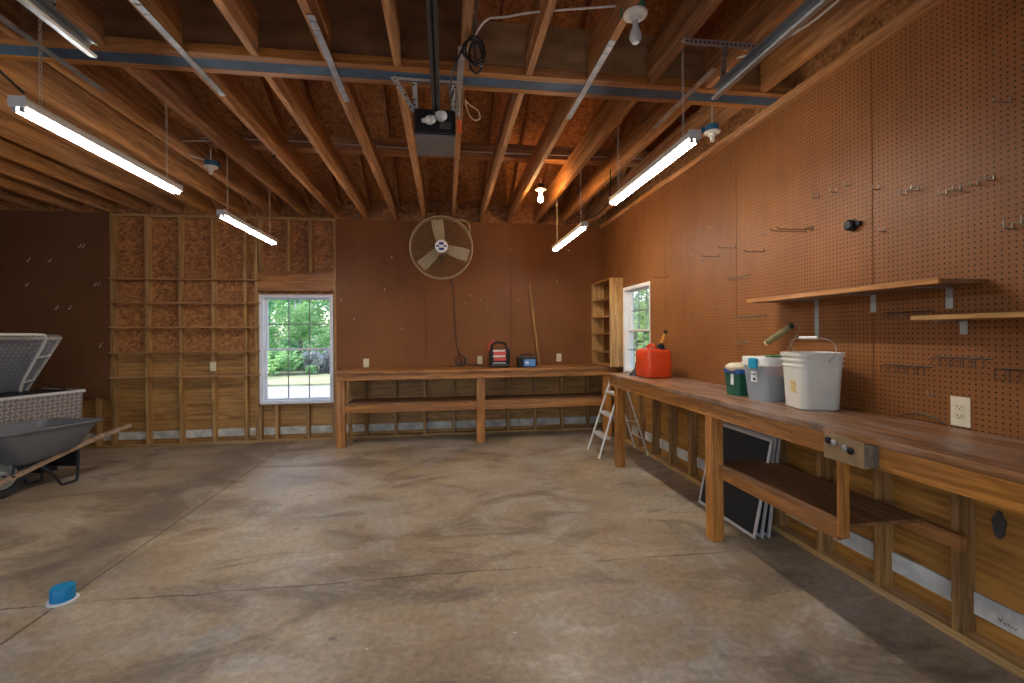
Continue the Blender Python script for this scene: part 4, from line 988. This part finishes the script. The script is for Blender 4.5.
for s_ in (-1, 1):
    pts = [wbp(-.24, s_*.085, .12), wbp(.30, s_*.165, .285), wbp(.64, s_*.225, .39), wbp(1.02, s_*.28, .465)]
    mb = MB()
    for a, b in zip(pts, pts[1:]): pass
    L = []
    for i, p in enumerate(pts):
        d = ((pts[min(i+1, 3)] - pts[max(i-1, 0)])).normalized(); sd = V((0, 0, 1)).cross(d).normalized(); u = d.cross(sd)
        w = .019 if i < 3 else .016
        L.append([p + sd*w + u*w*1.1, p - sd*w + u*w*1.1, p - sd*w - u*w*1.1, p + sd*w - u*w*1.1])
    mb.loft(L).build('handle', wood('handle', 'x'), t)
    lg = smooth_path([wbp(.21, s_*.155, .245), wbp(.31, s_*.175, .12), wbp(.375, s_*.185, .016), wbp(.41, s_*.185, .012), wbp(.48, s_*.19, .012), wbp(.515, s_*.19, .03), wbp(.52, s_*.195, .14), wbp(.515, s_*.21, .345)], 4)
    MB().tube(lg, .012, 8).build('leg', M['blackmetal'], t, smooth=True)
    MB().tube([wbp(.0, s_*.13, .21), wbp(.03, s_*.17, .50)], .009, 8).build('tray_strut', M['blackmetal'], t)
MB().tube([wbp(.52, -.20, .16), wbp(.52, .20, .16)], .010, 8).build('cross_brace', M['blackmetal'], t)
MB().prism([wbp(.50, -.20, .17), wbp(.50, .20, .17), wbp(.50, .21, .33), wbp(.50, -.21, .33)], A_*.004).build('leg_plate', M['blackmetal'], t)
def tub_loop(a0, a1, h0, h1, z0, z1, r=.08, n=5):
    out = []
    for (a, hw, z, sa, sp) in ((a1, h1, z1, 1, 1), (a0, h0, z0, -1, 1), (a0, h0, z0, -1, -1), (a1, h1, z1, 1, -1)):
        a00 = {(1, 1): 0, (-1, 1): PI/2, (-1, -1): PI, (1, -1): 1.5*PI}[(sa, sp)]
        for k in range(n + 1):
            q = a00 + PI/2*k/n; aa = a - sa*r + r*math.cos(q); pp = sp*(hw - r) + r*math.sin(q)
            f = (aa - a0) / (a1 - a0); out.append(wbp(aa, pp, z0 + (z1 - z0)*f))
    return out
mb = MB()
Ls = [tub_loop(.04, .46, .20, .22, .285, .345, .07), tub_loop(-.01, .53, .235, .25, .32, .375, .08), tub_loop(-.225, .675, .295, .31, .60, .578, .09), tub_loop(-.265, .71, .322, .337, .608, .583, .10), tub_loop(-.265, .71, .322, .337, .625, .600, .10), tub_loop(-.22, .67, .29, .305, .622, .597, .09), tub_loop(.0, .52, .23, .245, .335, .39, .08), tub_loop(.06, .44, .18, .20, .31, .37, .06)]
mb.loft(Ls).build('tray', M['graypoly'], t, smooth=True)

# blue cap on the floor
t = thing('pipe_cap', (-2.09, 2.86, 0), 'short blue plastic pipe cap with a white flange on the concrete', 'cap')
MB().lathe([(.055, 0), (.068, 0), (.068, .008), (.055, .010)], (-2.085, 2.86, .0005), 28).build('flange', M['whiteplastic'], t, smooth=True)
MB().lathe([(0, .011), (.054, .011), (.054, .074), (.051, .080), (0, .0805)], (-2.085, 2.86, 0), 28).build('cap', M['blue'], t, smooth=True)

# ------------------------------------------------------------------ outdoors
struct(MB().box(-40, 40, -30, 70, -.30, -.16).build('ground', M['gravel']))
struct(MB().box(-40, 40, 15.5, 70, -.159, -.10).build('lawn', M['lawn']))
struct(MB().box(5.5, 40, -6, 15.49, -.159, -.11).build('lawn_side', M['lawn']))
def bush(x, y, h, w, mat, n, seed, label, cat='bush', trunk=None, base=0, size=.12, barkm='bark', grp='trees and bushes beyond the windows'):
    rr = random.Random(seed)
    t = thing('tree' if trunk else 'bush', (x, y, -.1), label, cat, grp)
    bm = bmesh.new()
    cl = [(V((x + rr.gauss(0, w*.42), y + rr.gauss(0, w*.35), -.1 + base + (h - base) * rr.random()**.8)), rr.uniform(.25, .55) * w * .55) for _ in range(max(6, int(n/160)))]
    for i in range(n):
        c, cr = cl[i % len(cl)]
        d = V((rr.gauss(0, 1), rr.gauss(0, 1), rr.gauss(0, 1))).normalized() * cr * rr.random()**.4
        p = c + d
        if p.z < -.05: p.z = -.05 + rr.random()*.3
        s_ = size * rr.uniform(.6, 1.4); a = V((rr.gauss(0, 1), rr.gauss(0, 1), rr.gauss(0, .6))).normalized(); b = a.orthogonal().normalized()
        bm.faces.new([bm.verts.new(p + a*s_), bm.verts.new(p + b*s_*.5), bm.verts.new(p - a*s_), bm.verts.new(p - b*s_*.5)])
    m = MB(); m.bm.free(); m.bm = bm; m.build('foliage', M[mat], t)
    tr_ = trunk or .06; hh = h*.9
    MB().tube([(x, y, -.12), (x + .05*w, y, hh*.4), (x - .03*w, y, hh)], tr_, 10, False, [tr_*1.25, tr_, tr_*.5]).build('trunk', M[barkm], t, smooth=True)
bush(-8.6, 21.0, 5.2, 2.4, 'leafB', 5200, 1, 'deep green bush at the left edge of the rear window view', size=.085)
bush(-6.75, 19.6, .85, 1.5, 'leafA', 3200, 2, 'rounded green bush in the lower left rear window panes', size=.075)
bush(-7.2, 24.0, 6.5, 3.2, 'leafA', 7600, 3, 'bright green tree in the upper left rear window panes', 'tree', .14, .6, size=.09)
bush(-6.8, 22.4, 8.0, 2.0, 'leafB', 2400, 4, 'pale trunked tree in the upper middle rear window panes', 'tree', .15, 4.6, .12, 'barkpale')
bush(-4.9, 23.5, 5.8, 3.0, 'leafA', 7600, 5, 'bright green tree in the upper right rear window panes', 'tree', .12, 1.3, size=.09)
bush(-6.45, 21.6, 2.6, 1.6, 'leafA', 4200, 13, 'light green bush standing below the pale trunk', size=.08)
bush(-5.35, 20.2, .78, .7, 'leafC', 2600, 6, 'greyish bush beside the middle bar of the rear window', size=.07)
bush(-4.35, 20.2, .85, 1.0, 'leafC', 3200, 7, 'greyish bush at the right edge of the rear window view', size=.07)
bush(-11, 30, 8, 5.5, 'leafB', 6200, 8, 'dark green tree standing far behind the bright bushes', 'tree', .2)
bush(-6, 34, 9, 7, 'leafB', 9000, 9, 'wide dark green tree closing the rear window view', 'tree', .2)
bush(7.2, 13.5, 5.5, 2.8, 'leafA', 4200, 10, 'bright green tree seen through the side window', 'tree', .12)
bush(10.5, 17.5, 6.5, 4.0, 'leafB', 4600, 11, 'dark green tree seen deeper through the side window', 'tree', .16)
bush(6.2, 16.5, 5.5, 3.0, 'leafB', 4200, 12, 'green tree at the left edge of the side window view', 'tree', .12)

# ------------------------------------------------------------------ light
wd = bpy.data.worlds.new('sky'); sc.world = wd; wd.use_nodes = True
nt = wd.node_tree; nt.nodes.clear()
sky = nt.nodes.new('ShaderNodeTexSky'); sky.sky_type = 'NISHITA'; sky.sun_disc = False; sky.sun_elevation = math.radians(52); sky.sun_rotation = math.radians(-90); sky.air_density = 1.0; sky.dust_density = 2.0
bg = nt.nodes.new('ShaderNodeBackground'); bg.inputs[1].default_value = .62
wo = nt.nodes.new('ShaderNodeOutputWorld'); nt.links.new(sky.outputs[0], bg.inputs[0]); nt.links.new(bg.outputs[0], wo.inputs[0])
sl = bpy.data.lights.new('sun', 'SUN'); sl.energy = 2.7; sl.angle = math.radians(1.5); sl.color = (1, .95, .86)
so = bpy.data.objects.new('sun', sl); COL.objects.link(so); so.rotation_euler = V((-.62, -.12, .78)).to_track_quat('Z', 'Y').to_euler(); so.location = (-8, 2, 12)

# ------------------------------------------------------------------ camera
cd = bpy.data.cameras.new('camera'); cam = bpy.data.objects.new('camera', cd); COL.objects.link(cam); sc.camera = cam
yaw, roll = .14138, .0080
cd.sensor_width = 36; cd.lens = 464.2 / 1024 * 36; cd.clip_start = .02; cd.clip_end = 300
f_ = V((math.sin(yaw), math.cos(yaw), 0)); r_ = V((math.cos(yaw), -math.sin(yaw), 0)); u_ = V((0, 0, 1))
r2 = r_*math.cos(roll) - u_*math.sin(roll); u2 = r_*math.sin(roll) + u_*math.cos(roll)
cam.matrix_world = Matrix.Translation((0, 0, 1.44)) @ Matrix((( r2.x, u2.x, -f_.x, 0), (r2.y, u2.y, -f_.y, 0), (r2.z, u2.z, -f_.z, 0), (0, 0, 0, 1)))
cd.shift_y = -(341.5 - 333.74) / 1024
sc.view_settings.view_transform = 'Standard'; sc.view_settings.look = 'None'; sc.view_settings.gamma = 1; sc.view_settings.use_curve_mapping = False
sc.view_settings.exposure = 0.0
